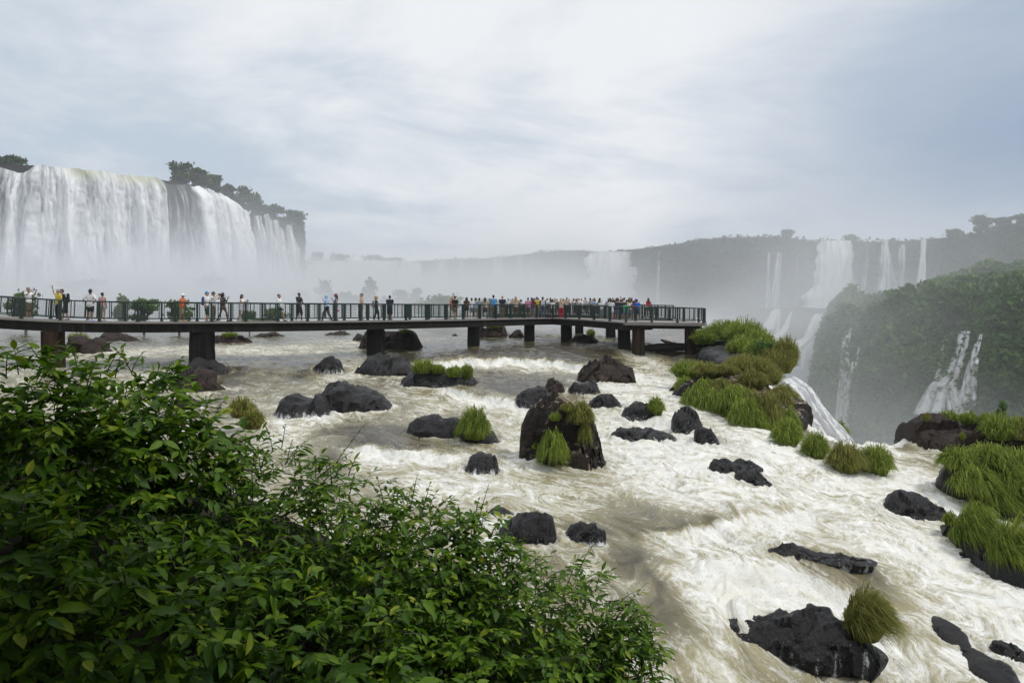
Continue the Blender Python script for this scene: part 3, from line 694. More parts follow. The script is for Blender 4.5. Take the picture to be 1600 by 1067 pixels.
lt = np.linspace(0, 1, 50)[None]; lx = left_cliff[:, :, 0] / left_cliff[:, :, 1] * F + HX
m = np.where((lx > 385) & (lt < .16), 1.0, 0) + np.where((lx > 455), .8, 0) * (lt < .5)
veg('cliff_foliage', left_cliff, 9000, .8, M['far_leaf'], 1.5, 8, m, .1, 'green vegetation hanging over the end of the near cliff')

def tree(name, base, h, w, seed, label, group, n=900, size=.55, mat='far_leaf', cat='tree', squash=1.0, dense=14, low=.12):
    r = np.random.default_rng(seed); e = empty(name, base); tag(e, label, cat, group)
    tp = [(0, 0, -1.5), (r.normal(0, .02) * w, 0, h * .3), (r.normal(0, .05) * w, 0, h * .62)]
    parts = [tube(tp, [h * .032 + .05, h * .024 + .04, h * .014 + .03], 7)]
    pts, tt, szs = [], [], []
    for k in range(dense):
        a = r.uniform(0, 2 * np.pi); fz = r.uniform(low, .86); rr = w * .5 * r.uniform(.05, .72) * math.sqrt(max(.15, 1 - (2 * (fz - .45)) ** 2 * .9))
        c = np.array([math.cos(a) * rr, math.sin(a) * rr, h * fz]); s = np.array([w * r.uniform(.13, .26), w * r.uniform(.13, .26), h * r.uniform(.09, .17) * squash])
        if k == 0: c = np.array([r.normal(0, .06) * w, 0, h * .84])
        parts.append(tube([tp[1], (np.array(tp[2]) + c) / 2 * np.array([1, 1, .9]), c], [h * .014 + .02, h * .009 + .015, h * .004 + .01], 5))
        m = n // dense; d = r.normal(size=(m, 3)); d /= np.linalg.norm(d, axis=1)[:, None]
        rad = np.abs(r.normal(.75, .33, m))
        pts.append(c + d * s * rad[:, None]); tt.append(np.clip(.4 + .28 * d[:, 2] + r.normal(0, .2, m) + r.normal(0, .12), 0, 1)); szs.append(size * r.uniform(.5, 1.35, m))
    link('trunk', mesh_from('trunk', *joinm(parts), M['bark'], True), e)
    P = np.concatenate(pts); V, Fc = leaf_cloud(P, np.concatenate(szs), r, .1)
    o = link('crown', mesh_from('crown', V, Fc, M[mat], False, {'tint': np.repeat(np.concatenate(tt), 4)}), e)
    return e

# trees on the rim over the near fall, (column, row of foot, row of top, width px, distance)
for k, (px, pb, pt, wp, Y, lab) in enumerate([
    (20, 268, 246, 54, 184, 'bushy green shrub on the brink at the near end of the widest waterfall'),
    (-30, 262, 240, 60, 184, 'bushy green shrub beside the brink of the widest waterfall, cut by the picture edge'),
    (278, 292, 256, 48, 213, 'open crowned tree on the rim above the dark streak of the widest waterfall'),
    (308, 296, 266, 46, 222, 'dark rounded tree next to the open crowned tree on the waterfall rim'),
    (336, 304, 275, 42, 232, 'dark tree in the middle of the row on the waterfall rim'),
    (358, 318, 292, 34, 243, 'small tree dipping down the slope of the waterfall rim'),
    (378, 330, 294, 38, 256, 'leafy tree standing higher than its neighbours where the rim drops'),
    (402, 338, 306, 40, 268, 'dark tree over the narrow waterfalls at the cliff end'),
    (428, 344, 322, 40, 278, 'low round tree over the narrow waterfalls'),
    (452, 350, 330, 36, 286, 'last green bush at the end of the near cliff'),
    (466, 354, 334, 26, 292, 'small bush hanging over the very tip of the near cliff')]):
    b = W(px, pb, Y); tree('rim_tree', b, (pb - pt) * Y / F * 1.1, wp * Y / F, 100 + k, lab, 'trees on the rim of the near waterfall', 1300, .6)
for k, (px, pb, pt, wp, Y, lab) in enumerate([
    (496, 418, 396, 34, 540, 'hazy tree at the near end of the far rim next to the cliff tip'),
    (530, 418, 399, 64, 535, 'hazy low tree on the far rim, second from the cliff tip'),
    (575, 418, 400, 60, 525, 'hazy tree in the middle of the far rim treeline'),
    (615, 417, 404, 44, 515, 'small hazy tree where the far rim fades into mist'),
    (1230, 372, 361, 22, 336, 'small round tree standing on the rim between the hazy cliff and the tall falls'),
    (1535, 366, 340, 34, 286, 'spiky topped tree on the rim of the green hillside'),
    (1568, 360, 343, 34, 282, 'rounded tree beside the spiky tree on the rim'),
    (1600, 356, 338, 44, 278, 'broad tree on the rim at the picture edge'),
    (1640, 352, 330, 50, 276, 'tree on the rim just past the picture edge'),
    (1330, 380, 369, 26, 320, 'low bush on the rim over the tall white falls'),
    (1490, 372, 361, 30, 294, 'low tree on the rim past the single narrow fall')]):
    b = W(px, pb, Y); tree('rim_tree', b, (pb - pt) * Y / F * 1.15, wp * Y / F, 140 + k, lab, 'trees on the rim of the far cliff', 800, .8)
for k, (px, pb, pt, wp, Y, lab) in enumerate([
    (1400, 476, 456, 40, 200, 'rounded green tree on the shoulder of the hillside'), (1450, 456, 440, 40, 201, 'green bush on the crest of the hillside under the single narrow fall'),
    (1500, 452, 434, 46, 198, 'wide green bush on the hillside crest'), (1545, 446, 428, 44, 196, 'green bush high on the hillside crest beside the dark slope'),
    (1592, 474, 432, 40, 186, 'tall leafy tree on the hillside at the picture edge'), (1335, 494, 482, 36, 213, 'dark bush at the low end of the hillside crest'),
    (1560, 480, 452, 50, 184, 'broad bush on the open slope of the hillside'), (1304, 504, 492, 26, 222, 'small bush on the corner of the hillside above the slide of water')]):
    b = W(px, pb, Y); tree('hillside_tree', b, (pb - pt) * Y / F * 1.15, wp * Y / F, 170 + k, lab, 'trees on the green hillside', 900, .6, 'moss_leaf')
rb = np.random.default_rng(55)
for k in range(30):                                                   # bushes standing out of the slope
    while True:
        i, j = rb.integers(20, 150), rb.integers(30, 80); b = mound[i, j]; px, py = b[0] / b[1] * F + HX, HY - b[2] / b[1] * F
        if 1300 < px < 1610 and 455 < py < 640 and not (1440 < px < 1550 and py > 505) and not (1300 < px < 1350 and py > 505): break
    w_ = rb.uniform(16, 34) * b[1] / F; tree('hillside_tree', tuple(b - np.array([0, 0, .8])), w_ * rb.uniform(.6, 1.0), w_, 400 + k, 'rounded bush among others like it on the face of the green hillside', 'bushes on the face of the hillside', 420, .75, 'moss_leaf', 'bush', dense=9, low=.1)
# islands in the mist behind the footbridge
for k, (px, pb, pt, wp, Y, lab) in enumerate([
    (510, 492, 439, 34, 190, 'tall rounded tree fading in the mist behind the walkers'), (577, 492, 436, 26, 195, 'tall narrow tree fading in the mist, taller than those beside it'),
    (540, 492, 458, 60, 190, 'low misty trees between the two tall ones'), (620, 492, 453, 50, 190, 'misty tree clump past the narrow tall tree'), (650, 492, 452, 30, 185, 'small misty tree next to the green island'),
    (470, 492, 455, 60, 195, 'misty bushes beside the tall rounded tree'), (425, 492, 452, 60, 195, 'very faint misty trees under the cliff tip'),
    (330, 492, 430, 90, 172, 'big faint dark crag with bushes in the spray of the widest fall'), (240, 492, 447, 70, 168, 'faint bushy island in the spray of the widest fall'), (145, 492, 437, 100, 166, 'broad faint bush in the spray behind the two sightseers')]):
    b = W(px, pb, Y); tree('island_tree', b, (pb - pt) * Y / F * 1.06, wp * Y / F, 190 + k, lab, 'misty trees on river islands', 1000, .55, dense=16, low=.08)
for k, (px, pb, pt, wp, Y, lab) in enumerate([
    (700, 497, 462, 110, 140, 'long green bank of bushes in light mist behind the bridge'), (765, 497, 468, 70, 140, 'low green bushes at the end of the misty bank'),
    (225, 505, 468, 60, 92, 'round green bush seen through the railing, beside another like it'), (280, 505, 470, 50, 92, 'green bush behind the person in an orange shirt'),
    (40, 505, 457, 60, 95, 'pale rounded bush behind the person photographing'), (188, 506, 464, 24, 100, 'small green bush rising over the rail past the sightseer in pink'),
    (430, 506, 484, 50, 95, 'low bush seen through the railing beside the walker in a white blouse'), (390, 506, 487, 30, 95, 'low bush seen through the railing behind the phone user in white shorts')]):
    b = W(px, pb, Y); tree('island_bush', b, (pb - pt) * Y / F * 1.05, wp * Y / F, 210 + k, lab, 'bushes on river islands', 1500, .28 if Y < 120 else .4, 'moss_leaf', 'bush', dense=16, low=.05)

# ---------------------------------------------------------------- waterfalls
t = NT('falling_water'); fcd = t.attr('fc', True); dens = t.attr('dens'); tan_ = t.attr('brown')
n1 = t.noise(fcd, 1.0, 7, 0.62, 0.35, mul=(0.55, 0.045, 1)); n2 = t.noise(fcd, 1.0, 6, 0.68, 0.3, mul=(1.9, 0.16, 1)); n3 = t.noise(fcd, 1.0, 5, 0.65, 0.6, mul=(1.1, 0.5, 1))
v = t.math('ADD', t.math('MULTIPLY_ADD', n1, 0.9, -0.45), t.math('MULTIPLY_ADD', n2, 0.8, -0.40)); v = t.math('ADD', v, t.math('MULTIPLY_ADD', n3, 0.25, -0.12)); v = t.math('ADD', v, dens)
colr = t.ramp(v, [(0.10, (0.035, 0.036, 0.034)), (0.34, (0.20, 0.21, 0.21)), (0.60, (0.62, 0.63, 0.64)), (0.85, (0.90, 0.90, 0.90))])
colr = t.mix(t.math('MULTIPLY', tan_, t.ramp(n2, [(0.35, 0.2), (0.62, 1.0)])), colr, (0.36, 0.35, 0.16))
t.set(Base_Color=colr, Roughness=0.6); t.bump(t.math('ADD', n2, t.math('MULTIPLY', n1, .6)), 0.6, 0.5)
M['fall'] = t.m
# thin veils let the rock behind them show through between the threads
tv_ = t; al = t.ramp(v, [(0.16, 0.0), (0.62, 0.92)]); trn = t.new('ShaderNodeBsdfTransparent'); mxs = t.new('ShaderNodeMixShader')
M['fall'] = t.m
def thin_copy():
    m = t.m.copy(); m.name = 'thin_falling_water'; nt = m.node_tree
    out = [n for n in nt.nodes if n.type == 'OUTPUT_MATERIAL'][0]; mx = [n for n in nt.nodes if n.type == 'MIX_SHADER'][0]
    nt.links.new(mx.outputs[0], out.inputs['Surface']); return m
t.l.new(al, mxs.inputs[0]); t.l.new(trn.outputs[0], mxs.inputs[1]); t.l.new(t.b.outputs[0], mxs.inputs[2])
M['thin_fall'] = thin_copy()
def fall_thing(name, V, Fc, attrs, label, mat='fall'):
    o = link(name, mesh_from(name, V, Fc, M[mat], True, attrs)); tag(o, label, 'waterfall', 'waterfalls round the gorge'); return o
# the widest fall, built as a ridged curtain in front of the near cliff
lip = [s_ for s_ in LEFT if True][:11]
st, s = resample(lip, 480); nvf = 120
tt = np.linspace(0, 1, nvf)
tx, ty = np.gradient(st[:, 0]), np.gradient(st[:, 1]); L = np.hypot(tx, ty); nx, ny = ty / L, -tx / L
px_ = st[:, 0] / st[:, 1] * F + HX
zt = st[:, 2] - np.interp(px_, [-300, 0, 40, 60, 240, 262, 300], [0, 1.2, 1.8, 0, 0, 1, 0])
zt = zt + 0.9 * fbm2(s * .25, s * 0, 3, 61)
Z = zt[:, None] + (-3.0 - zt[:, None]) * tt[None] ** 1.12
sS = np.repeat(s[:, None], nvf, 1)
ridge = 1 - np.abs(noise2(sS * .16 + .25 * noise2(sS * .05, Z * .06, 2), Z * .012, 71)) * 2
ridge2 = 1 - np.abs(noise2(sS * .42 + .2 * noise2(sS * .1, Z * .1, 6), Z * .03, 72)) * 2
fine = fbm2(sS * 1.3, Z * .25, 4, 73, .6)
thin = np.exp(-((px_ - 262) / 17) ** 2) + .55 * np.exp(-((px_ - 285) / 7) ** 2) + .35 * np.exp(-((px_ - 55) / 9) ** 2) + .22 * np.exp(-((px_ - 15) / 8) ** 2) + .2 * np.exp(-((px_ - 330) / 6) ** 2)
amt = (1 - .8 * np.clip(thin, 0, 1))[:, None]
bulge = 1.2 + 3.2 * (1 - np.exp(-tt * 5))[None] + 2.0 * tt[None]
d = bulge * (.55 + .45 * amt) + sstep(.0, .12, tt)[None] * (1.9 * ridge + 1.0 * ridge2 + .9 * fine) * amt
P = np.stack([st[:, 0][:, None] + nx[:, None] * d, st[:, 1][:, None] + ny[:, None] * d, Z], -1)
dn = .52 + .16 * ridge + .12 * ridge2 + .2 * fine * 1.0 - .98 * np.clip(thin, 0, 1)[:, None] * (1 - .5 * tt[None]) + np.clip(thin, 0, 1)[:, None] * (.34 * ridge2 + .35 * fine) + .12 * tt[None]
br = (1 - sstep(.02, .16, tt))[None] * sstep(80, 130, px_)[:, None] * (1 - sstep(240, 262, px_))[:, None] * (.8 + .6 * noise2(sS * .12, Z * 0, 5))
fall_thing('waterfall', P.reshape(-1, 3), grid_faces(480, nvf), {'fc': np.stack([sS, Z, sS * 0], -1).reshape(-1, 3), 'dens': dn.ravel(), 'brown': np.clip(br, 0, .85).ravel()},
           'widest and closest waterfall, a white curtain with one dark streak under trees on its rim')
def strand_fall(strands, label, seed, dens=.62, nu=16, nv=70, name='waterfall', near=False):
    """strands: lists of (column, row, distance, width px) down the water's path"""
    r = np.random.default_rng(seed); Vs, Fs, A, D, n = [], [], [], [], 0
    for k, sd in enumerate(strands):
        q = np.array(sd, float); d = np.concatenate([[0], np.cumsum(np.hypot(np.diff(q[:, 0]), np.diff(q[:, 1])))])
        tt = np.linspace(0, d[-1], nv); c = np.stack([np.interp(tt, d, q[:, i]) for i in range(4)], 1)
        Y = c[:, 2]; m = Y / F
        cxw = (c[:, 0] - HX) * m; czw = (HY - c[:, 1]) * m; w = c[:, 3] * m
        u = np.linspace(-1, 1, nu)
        el = 1 + .35 * fbm2(czw * .25, czw * 0 + k, 3, seed + 1); er = 1 + .35 * fbm2(czw * .25, czw * 0 + k + 9, 3, seed + 2)
        wob = .12 * fbm2(czw * .12, czw * 0 + k + 4, 2, seed + 3)
        off = np.where(u[None] < 0, u[None] * el[:, None], u[None] * er[:, None]) * w[:, None] * .5 + wob[:, None] * w[:, None]
        X = cxw[:, None] + off
        bul = np.sqrt(np.clip(1 - u ** 2, 0, 1))[None] * np.minimum(w * .22, 2.5)[:, None]
        nz = np.minimum(w * .12, .9)[:, None] * (1 - np.abs(noise2(off / np.maximum(w[:, None], 1) * 5 + k, czw[:, None] * .05 + 0 * off, seed + 4)) * 2)
        P = np.stack([X, Y[:, None] - bul - nz - .6, np.repeat(czw[:, None], nu, 1)], -1)
        if near: P[..., 1] -= .40 * fbm2(off * 2.2, czw[:, None] * .9 + 0 * off, 4, seed, .6); P[..., 2] += .30 * fbm2(off * 2.0, czw[:, None] * 1.2 + 0 * off, 4, seed + 9, .6)
        Vs.append(P.reshape(-1, 3)); Fs.append(grid_faces(nv, nu)[:, ::-1] + n); n += nv * nu
        A.append(np.stack([off + k * 7.3, P[..., 2], 0 * off + seed], -1).reshape(-1, 3) * np.array([8, 60, 1] if near else [1, 1, 1]))
        D.append((dens - .30 * np.abs(u)[None] ** 3 + .0 * off).ravel())
    D = np.concatenate(D)
    return fall_thing(name, np.concatenate(Vs), [np.concatenate(Fs)], {'fc': np.concatenate(A), 'dens': D, 'brown': D * 0}, label, 'fall' if near else 'thin_fall')
strand_fall([[(403, 338, 255, 12), (408, 380, 253, 24), (412, 470, 251, 36)], [(418, 338, 261, 10), (424, 380, 259, 19), (428, 470, 257, 28)], [(430, 345, 266, 14), (437, 390, 264, 30), (441, 470, 262, 42)], [(452, 352, 274, 10), (458, 395, 272, 22), (462, 470, 270, 30)]],
            'narrow white falls close together at the tip of the near cliff', 301, .72)
strand_fall([[(555, 408, 508, 150), (556, 425, 506, 160), (556, 490, 503, 170)], [(640, 410, 495, 40), (640, 490, 490, 50)]], 'long low cream coloured fall fading into mist beyond the cliff tip', 302, .85, 60)
strand_fall([[(690, 405, 478, 26), (688, 490, 474, 40)], [(720, 405, 472, 12), (719, 490, 468, 18)]], 'faint pair of falls almost lost in the mist behind the bridge', 303, .5)
strand_fall([[(778, 402, 455, 20), (775, 490, 450, 34)]], 'faint fall in the mist, the nearest one to the crowded end of the bridge railing', 304, .5)
strand_fall([[(812, 400, 445, 9), (808, 490, 440, 16)], [(832, 398, 440, 8), (830, 490, 436, 16)]], 'two faint thin falls in the mist beside the broad hazy fall', 305, .45)
strand_fall([[(962, 394, 403, 88), (960, 420, 401, 92), (955, 500, 397, 108)]], 'broad hazy white fall behind the crowd on the platform', 306, .92, 50)
strand_fall([[(1029, 392, 387, 6), (1027, 440, 385, 9), (1026, 500, 383, 12)]], 'single thread of water on the hazy cliff past the broad hazy fall', 307, .5)
strand_fall([[(1303, 377, 318, 48), (1303, 400, 316, 54), (1301, 440, 314, 66), (1298, 489, 310, 100)], [(1282, 380, 320, 6), (1278, 440, 316, 14), (1272, 489, 311, 26)]], 'tall broad white fall, the brightest on the far cliff beside the green hillside', 308, .86, 40)
strand_fall([[(1217, 395, 333, 9), (1213, 430, 331, 14), (1208, 481, 328, 22)], [(1201, 394, 335, 4), (1198, 482, 330, 10)]], 'slender fall with a thinner thread beside it above the forked lower cascade', 309, .58)
strand_fall([[(1245, 392, 330, 5), (1240, 478, 326, 10)]], 'faint thread of water between the slender fall and the brightest fall', 310, .42)
strand_fall([[(1354, 383, 313, 9), (1346, 468, 309, 13)]], 'faint veil of water just past the brightest tall fall', 311, .45)
strand_fall([[(1382, 376, 302, 10), (1380, 410, 299, 20), (1377, 472, 296, 28)], [(1388, 395, 307, 6), (1395, 430, 305, 10), (1396, 470, 303, 14)]], 'white fall splitting in two above the hillside shoulder', 312, .6)
strand_fall([[(1407, 383, 299, 12), (1406, 410, 297, 16), (1403, 470, 293, 16)]], 'thin fall next to the splitting fall above the hillside', 313, .5)
strand_fall([[(1441, 374, 292, 9), (1440, 400, 290, 11), (1437, 442, 287, 15)]], 'single narrow straight white fall above the hillside crest', 314, .66)
strand_fall([[(1213, 483, 300, 14), (1200, 510, 298, 22), (1186, 536, 296, 18)], [(1216, 490, 300, 6), (1213, 525, 298, 8)], [(1236, 487, 296, 4), (1226, 510, 295, 10), (1206, 536, 293, 26)]], 'forked lower cascade over the dark rock shelf', 315, .74)
strand_fall([[(1292, 482, 300, 30), (1276, 498, 291, 20), (1264, 528, 286, 26), (1238, 548, 280, 60), (1240, 575, 274, 44), (1252, 620, 270, 34), (1262, 700, 266, 40)], [(1282, 500, 289, 8), (1280, 560, 284, 10), (1270, 690, 280, 14)]], 'long bending slide of white water in the gap beside the hillside', 316, .78, 24, 110)
def on_mound(px, py):
    q = mound; sx = q[..., 0] / q[..., 1] * F + HX; sy = HY - q[..., 2] / q[..., 1] * F
    dd = (sx - px) ** 2 + (sy - py) ** 2 + np.where(vv[None] < 0, 1e6, 0); k = np.argmin(dd); return q.reshape(-1, 3)[k, 1]
def ms(L): return [(a, b, on_mound(a, b) - .8, w) for a, b, w in L]
def dense_path(L, n=14):
    L = np.array(L, float); d = np.concatenate([[0], np.cumsum(np.hypot(np.diff(L[:, 0]), np.diff(L[:, 1])))]); tq = np.linspace(0, d[-1], n)
    return ms(np.stack([np.interp(tq, d, L[:, k]) for k in range(3)], 1).tolist())

def fan(L, n, seed):
    """a fall broken into thin ragged strands along a path"""
    r = np.random.default_rng(seed); L = np.array(L, float); res = []
    for k in range(n):
        o = r.uniform(-.5, .5); a, b = sorted(r.uniform(0, 1, 2)); a, b = (0, 1) if k < 2 else (a * .7, min(1, b * .6 + .45))
        t_ = np.linspace(0, 1, len(L)); t2 = np.linspace(a, b, 6); q = np.stack([np.interp(t2, t_, L[:, i]) for i in range(3)], 1)
        q[:, 0] += o * q[:, 2] + r.normal(0, .6, 6); q[:, 2] = np.maximum(1.6, q[:, 2] * r.uniform(.28, .7)); res.append(dense_path(q, 12))
    return res
strand_fall(fan([(1327, 509, 5), (1320, 535, 9), (1317, 580, 12), (1314, 668, 20)], 6, 5) + fan([(1332, 565, 12), (1322, 605, 12), (1320, 668, 12)], 4, 6) + fan([(1343, 525, 3), (1337, 575, 5)], 2, 7), 'thin stepped fall on the corner of the hillside', 317, .70, 10, 50)
strand_fall(fan([(1506, 517, 16), (1498, 560, 22), (1488, 585, 30), (1470, 604, 34), (1452, 648, 44)], 11, 1) + fan([(1532, 522, 7), (1521, 560, 16), (1514, 600, 20), (1502, 648, 34)], 8, 2) + fan([(1474, 530, 5), (1466, 592, 12)], 3, 3) + fan([(1478, 590, 20), (1484, 650, 40)], 6, 4),
            'fan of white strands tumbling down the dark hillside above the square grassy rock', 318, .74, 10, 50)
# the near fall pouring off the brink beside the grassy block
NF = [(1224, 588, 41.5, 26), (1236, 596, 40.5, 34), (1250, 616, 39.6, 48), (1266, 645, 38.8, 56), (1290, 680, 38.0, 62), (1312, 706, 37.4, 66), (1330, 740, 37.0, 80)]
strand_fall([NF], 'white chute of water dropping from the brink beside the grassy block into the gorge', 319, .96, 80, 120, near=True)
# ---------------------------------------------------------------- boulders
def rock_obj(r, seed, name='boulder'):
    g = np.random.default_rng(seed); o = r['o']; Yc = r['Y']; m = Yc / F
    big = r.get('big'); nu, nv = (100, 70) if big else (50, 36)
    xs = (o[:, 0] - o[:, 0].mean()) * m; zs = (HY - o[:, 1]) * m - r['zw']     # heights over the waterline
    a, b = xs[0], xs[-1]; w = b - a
    u = np.linspace(0, 1, nu); cu = .5 - .5 * np.cos(np.pi * u)
    x = a - .04 * w + cu * w * 1.08
    ht = np.maximum(np.interp(x, xs, zs), .02)
    if not r.get('square'):
        k = max(2, nu // 40); ht = np.convolve(np.pad(ht, k, 'edge'), np.ones(2 * k + 1) / (2 * k + 1), 'valid')
    end = np.sqrt(np.clip(1 - (2 * cu - 1) ** 2, 0, 1)); ht = ht * np.clip(end * 3.0, 0, 1)
    dep = r['dep'] * .5 * (np.clip(end, 0, 1) ** (.35 if r.get('square') else .7)) + .01
    th = np.linspace(0, 2 * np.pi, nv, endpoint=False)
    p = 3.2 if r.get('square') else 2.1
    c, s = np.cos(th), np.sin(th); c = np.sign(c) * np.abs(c) ** (2 / p); s = np.sign(s) * np.abs(s) ** (2 / p)
    top = np.where(s[None] > 0, s[None] * ht[:, None], s[None] * (.35 * r['dep'] + .25) * np.clip(end, .02, 1)[:, None])
    # the summit leans away from the eye, so the near face shows
    yy = c[None] * dep[:, None] + np.clip(s, 0, 1)[None] * dep[:, None] * .25
    P = np.stack([np.repeat(x[:, None], nv, 1), yy, top], -1)
    size = max(.25, .5 * (w + ht.max()))
    cen = np.array([x.mean(), 0, 0]); nrm = P - np.stack([x, 0 * x, 0 * x + .1 * ht.max()], -1)[:, None]; nrm /= np.linalg.norm(nrm, axis=-1)[..., None] + 1e-6
    # broken facets
    nf = 26 if big else 14
    fp = P.reshape(-1, 3)[g.integers(0, nu * nv, nf)] + g.normal(0, .05 * size, (nf, 3)); fn = g.normal(size=(nf, 3)); fn /= np.linalg.norm(fn, axis=1)[:, None]
    warp = P + .12 * size * np.stack([fbm3(P / size * 3 + k * 7, 2, seed + k) for k in range(3)], -1)
    D = ((warp[:, :, None] - fp[None, None]) ** 2).sum(-1); kk = D.argmin(-1)
    tilt = ((P - fp[kk]) * fn[kk]).sum(-1)
    amp = 1.0 if r['m'] != 'rock_black' else .28 if big else .5
    n2_ = nf * 5; fp2 = P.reshape(-1, 3)[g.integers(0, nu * nv, n2_)]; fn2 = g.normal(size=(n2_, 3)); fn2 /= np.linalg.norm(fn2, axis=1)[:, None]
    k2 = ((warp[:, :, None] - fp2[None, None]) ** 2).sum(-1).argmin(-1); tilt2 = ((P - fp2[k2]) * fn2[k2]).sum(-1)
    disp = amp * (.50 * np.clip(tilt, -.3 * size, .3 * size) - .02 * size) + (.42 if r['m'] != 'rock_black' else .30) * np.clip(tilt2, -.12 * size, .12 * size) + size * (.085 * fbm3(P / size * 2.2 + seed, 4, seed, .55) + .045 * fbm3(P / size * 9 + seed, 3, seed + 3, .6))
    disp = np.clip(disp, -(.10 if big else .14) * size, (.075 if big else .10) * size) * np.clip(end * 1.5, .1, 1)[:, None]
    P = P + nrm * disp[..., None]
    V = P.reshape(-1, 3); Fq = grid_faces(nu, nv, True)[:, ::-1]
    V = np.concatenate([V, P[0].mean(0)[None], P[-1].mean(0)[None]]); n = nu * nv; j = np.arange(nv); k = (j + 1) % nv
    Ft = np.concatenate([np.stack([np.full(nv, n), j, k], 1), np.stack([np.full(nv, n + 1), n - nv + k, n - nv + j], 1)])
    hz_ = V[:, 2] / max(ht.max(), .1); vl = (np.clip(.95 - hz_, 0, .75) * (.0 if r.get('slick') else .42 if r.get('splash') else .0) + np.clip(.30 - hz_, 0, .4) * (0 if big else .9) + (.16 if r.get('slick') else .08 if r.get('splash') else 0)) * (V[:, 1] < .15 * r['dep'])
    ob = link(name, mesh_from(name, V, [Fq, Ft], M[r['m']], False, {'veil': vl}), None, (r['X'], Yc, r['zw']))
    r['P'] = P.reshape(-1, 3) + np.array([r['X'], Yc, r['zw']]); r['ob'] = ob
    return ob
for k, r in enumerate(ROCKS):
    ob = rock_obj(r, 500 + k); tag(ob, r['l'], 'rock', 'dark boulders in the river')
# the long grassy block at the brink
def block(name, label, path, width, top, bot, seed, mat, nu=100, nv=70):
    """a rock ridge: path of (X, Y, ztop), one closed lofted body"""
    q = np.array(path, float); d = np.concatenate([[0], np.cumsum(np.hypot(np.diff(q[:, 0]), np.diff(q[:, 1])))])
    tq = np.linspace(0, d[-1], nu); c = np.stack([np.interp(tq, d, q[:, k]) for k in range(3)], 1)
    T = np.gradient(c[:, :2], axis=0); T /= np.linalg.norm(T, axis=1)[:, None]; N = np.stack([T[:, 1], -T[:, 0]], 1)
    e = np.clip(np.sqrt(np.clip(1 - (2 * np.linspace(0, 1, nu) - 1) ** 4, 0, 1)), .02, 1)
    th = np.linspace(0, 2 * np.pi, nv, endpoint=False); co, si = np.cos(th), np.sin(th); p = 3.4
    co = np.sign(co) * np.abs(co) ** (2 / p); si = np.sign(si) * np.abs(si) ** (2 / p)
    wd = np.interp(tq, d, width) * .5 * e
    zt, zb_ = c[:, 2], np.full(nu, bot); mid, half = (zt + zb_) / 2, (zt - zb_) / 2 * (.75 + .25 * e)
    P = np.stack([c[:, 0][:, None] + N[:, 0][:, None] * co[None] * wd[:, None], c[:, 1][:, None] + N[:, 1][:, None] * co[None] * wd[:, None], mid[:, None] + si[None] * half[:, None]], -1)
    zb_ = np.minimum(zb_, zt - .3); out = np.stack([N[:, 0][:, None] * co[None], N[:, 1][:, None] * co[None], .8 * si[None] + 0 * wd[:, None]], -1)
    g = np.random.default_rng(seed); nf = 40; fp = P.reshape(-1, 3)[g.integers(0, nu * nv, nf)]; fn = g.normal(size=(nf, 3)); fn /= np.linalg.norm(fn, axis=1)[:, None]
    kk = (((P + .4 * np.stack([fbm3(P * .8 + a * 9, 2, seed + a) for a in range(3)], -1))[:, :, None] - fp) ** 2).sum(-1).argmin(-1)
    disp = np.clip(.35 * ((P - fp[kk]) * fn[kk]).sum(-1), -.5, .45) + .35 * fbm3(P * .7, 5, seed, .6)
    disp = disp * np.clip(np.mean(width) / 3.0, .30, 1); P = P + out * disp[..., None]
    V = np.concatenate([P.reshape(-1, 3), P[0].mean(0)[None], P[-1].mean(0)[None]]); n = nu * nv; j = np.arange(nv); k = (j + 1) % nv
    Ft = np.concatenate([np.stack([np.full(nv, n), j, k], 1), np.stack([np.full(nv, n + 1), n - nv + k, n - nv + j], 1)])
    org = P.reshape(-1, 3).mean(0)
    ob = link(name, mesh_from(name, V - org, [grid_faces(nu, nv, True), Ft], M[mat], False), None, org); tag(ob, label, 'rock', 'rocks along the brink'); return P
BLK = block('grassy_rock', 'long brown rock block covered in hanging grass at the brink beside the white chute', [(11.4, 31.0, -4.2), (10.6, 33.6, -3.45), (10.2, 36.0, -3.2), (10.4, 38.4, -3.1), (11.0, 40.3, -3.2)], [3.2, 4.6, 5.2, 5.2, 4.6], None, -6.2, 900, 'rock_lichen')
BLK2 = block('grassy_rock', 'low dark rock bank under the bushes between the bridge platform and the brink', [(13.7, 45.5, -3.1), (14.3, 49.5, -2.75), (14.8, 54, -2.7), (15.2, 59, -2.5), (16.2, 66, -2.3)], [2.4, 3.4, 3.0, 2.8, 2.6], None, -5.0, 901, 'rock_black')

def wpath(L, up): return [(*hit(a, b)[:2], hit(a, b)[2] + u) for (a, b), u in zip(L, up)]
RDG = block('boulder', 'long low wet ridge of rock in the white water beyond the huge black rock', wpath([(1452, 952), (1480, 985), (1510, 1015), (1545, 1045), (1590, 1085)], [.0, .12, .05, .15, .08]), [.4, .9, .5, 1.1, .7], None, -8.2, 903, 'rock_black')
DRP = block('boulder', 'dark stones under the two drooping grass clumps beside the chute', wpath([(1466, 818), (1500, 838), (1545, 872), (1590, 902), (1640, 930)], [.1, .32, .4, .42, .4]), [.5, 1.1, 1.3, 1.4, 1.4], None, -8.2, 904, 'rock_black')
